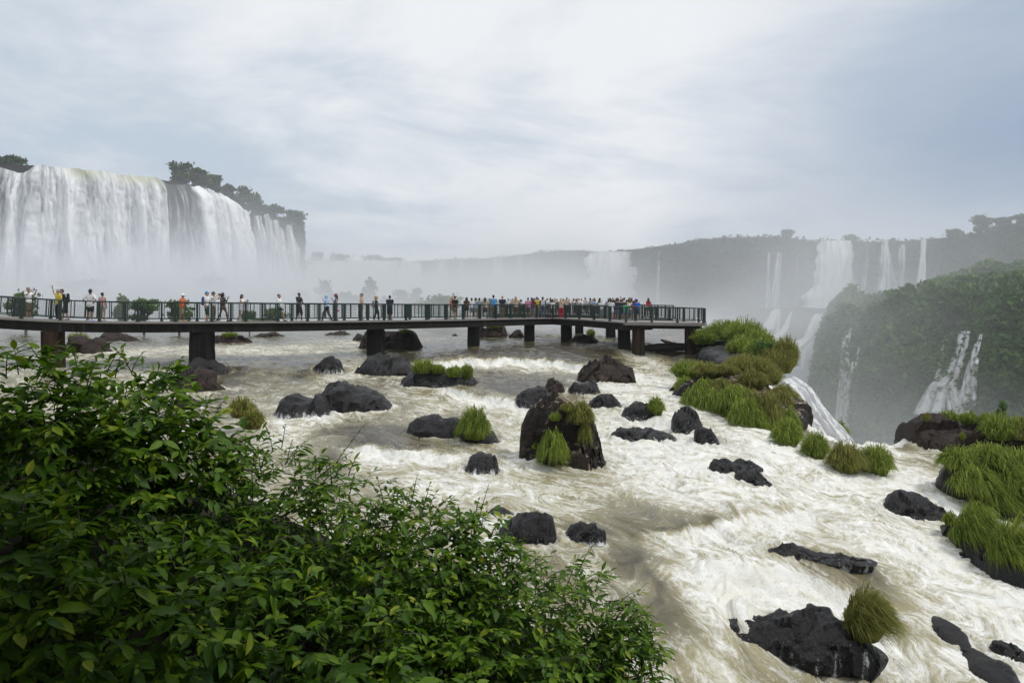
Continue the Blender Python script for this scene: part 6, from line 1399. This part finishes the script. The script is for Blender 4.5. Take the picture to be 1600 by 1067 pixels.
def leaf_shape(nm, kind):
    """a folded, drooping leaf along +Y with its midrib sunk; width and length 1"""
    n = 4; s = np.linspace(0, 1, n)
    wv = {0: [.06, .45, .38, .0], 1: [.05, .31, .29, .0], 2: [.07, .52, .36, .0]}[kind]
    V, Fq, Ft = [], [], []
    for i, a in enumerate(s):
        z = -.22 * a ** 2; w = wv[i] * .5
        V += [(-w, a, z + .24 * w + .02), (0, a, z), (w, a, z + .24 * w + .02)]
    for i in range(n - 1):
        a = i * 3; Fq += [(a, a + 1, a + 4, a + 3), (a + 1, a + 2, a + 5, a + 4)]
    return np.array(V, float), np.array(Fq)
LS = [leaf_shape('leaf', k) for k in range(3)]
t = NT('veined_shrub_leaf'); a = t.attr('tint'); oi = t.new('ShaderNodeObjectInfo')
gpos = t.attr('lf', True); sp = t.new('ShaderNodeSeparateXYZ'); t.l.new(gpos, sp.inputs[0])
vn = t.math('ABSOLUTE', t.math('SUBTRACT', t.math('FRACT', t.math('MULTIPLY', t.math('SUBTRACT', sp.outputs[1], t.math('MULTIPLY', t.math('ABSOLUTE', sp.outputs[0]), .9)), 8.0)), .5))
vein = t.math('MAXIMUM', t.ramp(vn, [(0.0, .55), (.10, 0.0)]), t.ramp(t.math('ABSOLUTE', sp.outputs[0]), [(.008, .8), (.03, 0.0)]))
nn_ = t.noise(t.pos(), 26.0, 3, .5)
v = t.math('ADD', a, t.math('MULTIPLY_ADD', nn_, .3, -.15), clamp=True)
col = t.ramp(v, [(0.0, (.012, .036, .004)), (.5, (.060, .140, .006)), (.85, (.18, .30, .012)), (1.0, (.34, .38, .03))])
col = t.mix(t.math('MULTIPLY', vein, .5), col, (.11, .20, .045))
t.set(Base_Color=col, Roughness=t.math('MULTIPLY_ADD', nn_, .25, .36)); t.b.inputs['Specular IOR Level'].default_value = .25
tr = t.new('ShaderNodeBsdfTranslucent'); t.l.new(t.mix(.5, col, (.12, .26, .01)), tr.inputs[0]); mx = t.new('ShaderNodeMixShader'); mx.inputs[0].default_value = .36
t.l.new(t.b.outputs[0], mx.inputs[1]); t.l.new(tr.outputs[0], mx.inputs[2]); t.l.new(mx.outputs[0], t.out.inputs['Surface'])
t.bump(vein, .25, .004); M['shrub_leaf'] = t.m
SHR = [  # (label, leaf kind, leaf length, [(column, row, distance, radius px, radius px vertical)], sprigs)
    ('tall dark shrub with broad leaves nearest the near end of the bridge', 0, .115, [(30, 660, 4.6, 125, 120), (120, 700, 4.5, 130, 130), (-60, 760, 4.3, 140, 160)], 420),
    ('dark leafy shrub in front of the second, reaching towards the brown boulder', 0, .11, [(215, 668, 5.0, 90, 95), (300, 735, 5.0, 95, 100), (205, 780, 4.6, 130, 130)], 561),
    ('deep shaded shrub at the bottom corner of the picture', 0, .125, [(40, 930, 3.7, 210, 170), (170, 1010, 3.6, 220, 170), (-60, 1090, 3.4, 240, 170)], 561),
    ('shrub with fresh pointed leaves below the splashed boulder', 1, .095, [(420, 790, 5.2, 120, 105), (520, 850, 5.0, 130, 115), (360, 860, 4.8, 130, 110)], 756),
    ('bright green vine covered shrub in the middle of the bank', 2, .085, [(630, 880, 5.2, 120, 110), (720, 890, 5.4, 85, 95), (560, 960, 4.8, 140, 120)], 854),
    ('lush shrub with large veined leaves at the lower edge of the picture', 0, .115, [(350, 1000, 4.1, 190, 160), (520, 1060, 4.0, 180, 130), (240, 1120, 3.8, 200, 130)], 440),
    ('drooping shrub with narrow pointed leaves at the outer end of the bank', 1, .10, [(850, 985, 5.4, 120, 105), (930, 1010, 5.5, 90, 90), (780, 960, 5.2, 110, 100), (960, 1060, 5.4, 55, 85)], 780),
    ('shrub with mixed small leaves at the foot of the outer bank', 2, .09, [(720, 1050, 4.7, 170, 110), (860, 1090, 5.0, 130, 90), (640, 1120, 4.4, 200, 110)], 732),
]
ALLB = [(i, np.array(W(px, py, Y)), rx * Y / F, rz * Y / F) for i, s_ in enumerate(SHR) for px, py, Y, rx, rz in s_[3]]
def leaf_frames(p, d, nrm, L, wd):
    d = d / np.linalg.norm(d, axis=1)[:, None]; x = np.cross(d, nrm); x /= np.linalg.norm(x, axis=1)[:, None] + 1e-9; z = np.cross(x, d)
    return np.stack([x * (L * wd)[:, None], d * L[:, None], z * L[:, None]], 2)      # columns
leaf_mesh = []
for k_ in range(3):
    V, Fq = LS[k_]; row = []
    for q, tv in enumerate((.18, .38, .55, .75, .95)):
        row.append(mesh_from('leaf', V, Fq, M['shrub_leaf'], True, {'tint': np.full(len(V), tv), 'lf': V}))
    leaf_mesh.append(row)
SPRIGS = {3: [((470, 770, 5.2), (548, 700, 5.3)), ((440, 700, 5.3), (446, 662, 5.35)), ((520, 730, 5.2), (572, 655, 5.4))], 4: [((640, 800, 5.2), (652, 738, 5.25)), ((660, 800, 5.2), (672, 752, 5.3)), ((740, 840, 5.4), (764, 750, 5.5)), ((600, 790, 5.1), (590, 745, 5.2))],
          6: [((810, 900, 5.4), (818, 828, 5.5)), ((880, 930, 5.4), (905, 862, 5.5)), ((950, 980, 5.4), (1010, 905, 5.5)), ((960, 1000, 5.3), (1022, 935, 5.4)), ((985, 1050, 5.4), (1020, 1005, 5.4)), ((990, 1070, 5.3), (1040, 1055, 5.35))],
          0: [((60, 560, 4.5), (40, 528, 4.4)), ((180, 590, 4.6), (190, 548, 4.6)), ((120, 570, 4.5), (110, 530, 4.5))], 1: [((250, 600, 5.0), (268, 565, 5.0)), ((290, 650, 5.0), (345, 640, 5.1)), ((330, 660, 5.0), (350, 622, 5.1))]}
for i, (lab, kd, LL, blobs, nsp) in enumerate(SHR):
    r = np.random.default_rng(800 + i); cen = np.array([W(px, py, Y) for px, py, Y, _, _ in blobs]); e = empty('shrub', tuple(cen[0] - np.array([0, 0, .9]))); E = np.array(e.location)
    tag(e, lab, 'shrub', 'leafy shrubs on the bank')
    LP, LD, LN, LLn, TT, stems = [], [], [], [], [], []
    def sprig(p0, d0, Ls, nl, tb, droop=.5):
        ts = np.linspace(0, 1, 6); c = p0 + d0 * Ls * ts[:, None]; c[:, 2] -= droop * Ls * .5 * ts ** 2
        if r.uniform() < .5 or droop < .3: stems.append(tube(c, np.linspace(.004, .0015, 6), 4, False))
        side = np.cross(d0, [0, 0, 1.0]); side /= np.linalg.norm(side) + 1e-9
        for m_ in range(nl):
            q = .18 + .82 * (m_ + .6) / nl; b = np.array([np.interp(q, ts, c[:, a_]) for a_ in range(3)]); sgn = 1 if m_ % 2 else -1
            dd = d0 * r.uniform(.35, .7) + side * sgn * r.uniform(.6, 1.0) + np.array([0, 0, -r.uniform(.05, .75)]) + r.normal(0, .15, 3)
            if m_ == nl - 1: dd = d0 + np.array([0, 0, -.4])
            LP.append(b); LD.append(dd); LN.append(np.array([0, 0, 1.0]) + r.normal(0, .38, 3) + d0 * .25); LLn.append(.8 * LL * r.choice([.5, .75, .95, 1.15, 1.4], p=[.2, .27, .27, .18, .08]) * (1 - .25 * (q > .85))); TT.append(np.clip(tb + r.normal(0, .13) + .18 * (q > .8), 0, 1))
    for bi, (c, rx, rz) in enumerate([(b_[1], b_[2], b_[3]) for b_ in ALLB if b_[0] == i]):
        for _ in range(nsp // len(blobs)):
            d = r.normal(size=3); d[1] -= .35; d[2] += .25; d /= np.linalg.norm(d); rad = r.uniform(.45, .98) ** .7 if r.uniform() < .8 else r.uniform(.2, .6)
            p = c + d * np.array([rx, rx * .75, rz]) * rad
            dv = d * np.array([1, 1, .6]) + np.array([0, 0, r.uniform(-.1, .7)]) + r.normal(0, .3, 3); dv /= np.linalg.norm(dv)
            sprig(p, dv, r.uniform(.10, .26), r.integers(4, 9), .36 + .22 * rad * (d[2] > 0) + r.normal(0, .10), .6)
    for a_, b_ in SPRIGS.get(i, []):
        p0, p1 = W(*a_), W(*b_); v_ = p1 - p0; l_ = np.linalg.norm(v_); old = LL; LL = LL * .62; sprig(p0, v_ / l_, l_ * 1.0, 11, .58, .12); LL = old
    LP, LD, LN, LLn, TT = map(np.array, (LP, LD, LN, LLn, TT))
    A = leaf_frames(LP, LD, LN, LLn, np.full(len(LP), 1.0))
    # the leaves that show largest become parts of their own
    sx = LP[:, 0] / LP[:, 1] * F + HX; sy = HY - LP[:, 2] / LP[:, 1] * F
    depth = LP[:, 1].copy(); inside = (sx > 5) & (sx < 1595) & (sy < 1060)
    cell = {}
    for q in np.argsort(depth):
        if not inside[q]: continue
        ky = (int(sx[q] // 17), int(sy[q] // 17))
        if ky not in cell: cell[ky] = q
    front = np.array(list(cell.values())); sc_ = LLn[front] / depth[front]; front = front[np.argsort(-sc_)][:170]
    isp = np.zeros(len(LP), bool); isp[front] = True
    for q in front:
        tv = int(np.clip(TT[q] * 5, 0, 4)); o = bpy.data.objects.new('leaf', leaf_mesh[kd][tv]); C.objects.link(o); o.parent = e
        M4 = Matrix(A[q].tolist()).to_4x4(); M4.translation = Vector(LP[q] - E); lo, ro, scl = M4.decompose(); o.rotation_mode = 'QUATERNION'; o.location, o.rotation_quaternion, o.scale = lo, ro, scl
    rest = np.where(~isp)[0]; V, Fq = LS[kd]; nV = len(V)
    AV = np.einsum('nij,vj->nvi', A[rest], V) + (LP[rest] - E)[:, None]
    FF = (Fq[None] + (np.arange(len(rest)) * nV)[:, None, None]).reshape(-1, 4)
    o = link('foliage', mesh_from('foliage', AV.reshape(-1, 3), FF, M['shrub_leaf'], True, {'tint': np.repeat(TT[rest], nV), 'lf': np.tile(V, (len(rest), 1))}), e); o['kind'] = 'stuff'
    for b_ in cen:                                                       # woody stems up through each mass
        stems.append(tube([E + np.array([r.normal(0, .1), r.normal(0, .1), -.5]), (E + b_) / 2 + r.normal(0, .06, 3), b_], [.02, .014, .006], 6))
    V, Fs = joinm(stems); link('stem', mesh_from('stem', V - E, Fs, M['stem'], True), e)['kind'] = 'stuff'
# low undergrowth over the rest of the bank
r = np.random.default_rng(77); n = 5500; ux, uy = r.uniform(-9, 3.0, n), r.uniform(-1.0, 7.5, n)
keep = (np.hypot(ux, uy) > 1.3); ux, uy = ux[keep], uy[keep]; n = len(ux)
iz, jz = np.clip(np.searchsorted(bx, ux), 0, 109), np.clip(np.searchsorted(by, uy), 0, 119)
up_ = np.stack([ux, uy, bz[iz, jz] + r.uniform(.0, .22, n)], 1); dv = r.normal(size=(n, 3)); dv[:, 2] = r.uniform(-.5, .5, n)
A = leaf_frames(up_, dv, np.array([0, 0, 1.0]) + r.normal(0, .4, (n, 3)), r.uniform(.08, .2, n), np.full(n, 1.0)); V, Fq = LS[2]
AV = np.einsum('nij,vj->nvi', A, V) + up_[:, None]; FF = (Fq[None] + (np.arange(n) * len(V))[:, None, None]).reshape(-1, 4)
tag(link('undergrowth', mesh_from('undergrowth', AV.reshape(-1, 3), FF, M['shrub_leaf'], True, {'tint': np.repeat(np.clip(r.normal(.4, .18, n), 0, 1), len(V)), 'lf': np.tile(V, (n, 1))})), 'low leafy undergrowth covering the bank between the shrubs', kind='stuff')
# an unseen tree, added overhead so that its crowns shade the shrubs
def shade_tree(base, crowns, label, seed, n):
    r = np.random.default_rng(seed); e = empty('unseen_shade_tree', base); tag(e, label, 'tree', None); B = np.array(base, float)
    parts = [tube([(0, 0, -1), (.1, .1, 2), (.3, .3, 4)], [.22, .18, .13], 9)]; pts = []
    for c, s in crowns:
        c = np.array(c, float) - B; parts.append(tube([(.1, .1, 2), (c + np.array([.3, .3, 4])) / 2, c], [.1, .06, .02], 6))
        d = r.normal(size=(n, 3)); d /= np.linalg.norm(d, axis=1)[:, None]; pts.append(c + d * np.array(s) * (r.uniform(.2, 1, (n, 1)) ** .5))
    link('trunk', mesh_from('trunk', *joinm(parts), M['bark'], True), e); P = np.concatenate(pts); V, Fc = leaf_cloud(P, np.full(len(P), .135), r, .4)
    link('crown', mesh_from('crown', V, Fc, M['far_leaf'], False, {'tint': np.repeat(np.clip(r.normal(.5, .2, len(P)), 0, 1), 4)}), e)
shade_tree((-6.5, .5, -2), [((-3.4, 2.9, 3.9), (3.4, 2.4, 1.3)), ((-6.0, 3.8, 1.2), (1.9, 2.5, 2.6)), ((-2.4, -.8, 3.6), (3.0, 2.4, 1.3)), ((1.6, 1.6, 3.7), (2.4, 2.2, 1.1)), ((-2.0, -4.2, 1.6), (4.2, 1.6, 3.4)), ((3.6, -3.2, 2.0), (2.8, 1.6, 3.0)), ((-5.4, 1.0, -.2), (2.2, 2.4, 1.8)), ((-7.0, 5.4, 2.6), (1.9, 2.0, 2.4)), ((-1.5, 1.2, 3.2), (2.6, 1.6, 1.0))], 'unseen leafy tree added over the viewpoint to shade the shrubs', 700, 4500)
# ---------------------------------------------------------------- haze and falls' mist
def box_obj(name, x0, x1, y0, y1, z0, z1):
    v, f = box(x0, x1, y0, y1, z0, z1); me = mesh_from(name, v, f, (), False); return link(name, me)
hz = box_obj('haze', -700, 700, -40, 760, -46.5, 62); tag(hz, kind='stuff')
t = NT('haze_air'); t.n.remove(t.b); pv = t.new('ShaderNodeVolumePrincipled')
pv.inputs['Color'].default_value = (0.93, 0.96, 1.0, 1); pv.inputs['Density'].default_value = 0.00022; pv.inputs['Anisotropy'].default_value = 0.25
t.l.new(pv.outputs[0], t.out.inputs['Volume']); hz.data.materials.append(t.m)

ms_ = box_obj('spray_mist', -170, 260, 84, 620, -44, 46); tag(ms_, 'white spray rising from the foot of the waterfalls', kind='stuff')
t = NT('waterfall_spray'); t.n.remove(t.b); pv = t.new('ShaderNodeVolumePrincipled')
pv.inputs['Color'].default_value = (0.95, 0.97, 1.0, 1); pv.inputs['Anisotropy'].default_value = 0.2
P_ = t.pos(); sp = t.new('ShaderNodeSeparateXYZ'); t.l.new(P_, sp.inputs[0]); x, y, z = sp.outputs
def sm(v, a, b): 
    n = t.new('ShaderNodeMapRange', interpolation_type='SMOOTHSTEP'); t.put(n.inputs['Value'], v); n.inputs['From Min'].default_value = a; n.inputs['From Max'].default_value = b; return n.outputs['Result']
def mul(*a):
    r = a[0]
    for q in a[1:]: r = t.math('MULTIPLY', r, q)
    return r
nz = t.noise(P_, 0.024, 4, 0.6); nz = t.ramp(nz, [(0.30, 0.25), (0.70, 1.75)]) if False else t.math('MAXIMUM', t.math('MULTIPLY_ADD', nz, 3.6, -0.8), 0.12)
hgt = t.math('EXPONENT', t.math('MULTIPLY', t.math('MAXIMUM', t.math('ADD', z, 2.0), 0.0), -1 / 6.0))      # thins with height
hgt2 = t.math('EXPONENT', t.math('MULTIPLY', t.math('MAXIMUM', t.math('ADD', z, 2.0), 0.0), -1 / 14.0))
xy = t.math('DIVIDE', x, y)
leftm = mul(sm(xy, -0.20, -0.36), sm(y, 105, 165), hgt, 0.16)                      # foot of the widest fall
mid = mul(sm(xy, -0.34, -0.22), sm(xy, 0.31, 0.08), sm(y, 115, 230), t.math('ADD', t.math('MULTIPLY', hgt, 0.017), t.math('MULTIPLY', hgt2, 0.0085)))
rgt = mul(sm(xy, 0.14, 0.34), sm(xy, 0.95, 0.6), sm(y, 120, 240), t.math('ADD', t.math('MULTIPLY', hgt2, 0.007), 0.0034))
nearm = mul(sm(xy, 0.16, 0.05), sm(y, 80, 112), hgt, 0.034)
upm = mul(sm(xy, -0.14, 0.02), sm(xy, 0.36, 0.17), sm(y, 150, 300), t.math('EXPONENT', t.math('MULTIPLY', t.math('MAXIMUM', t.math('ADD', z, 2.0), 0.0), -1 / 42.0)), 0.0017)
low = mul(sm(xy, 0.2, 0.30), sm(y, 84, 150), sm(z, -8, -40), 0.006)
dn = mul(t.math('ADD', t.math('ADD', leftm, mid), t.math('ADD', t.math('ADD', rgt, low), t.math('ADD', nearm, upm))), nz)
t.l.new(dn, pv.inputs['Density']); t.l.new(pv.outputs[0], t.out.inputs['Volume']); ms_.data.materials.append(t.m)
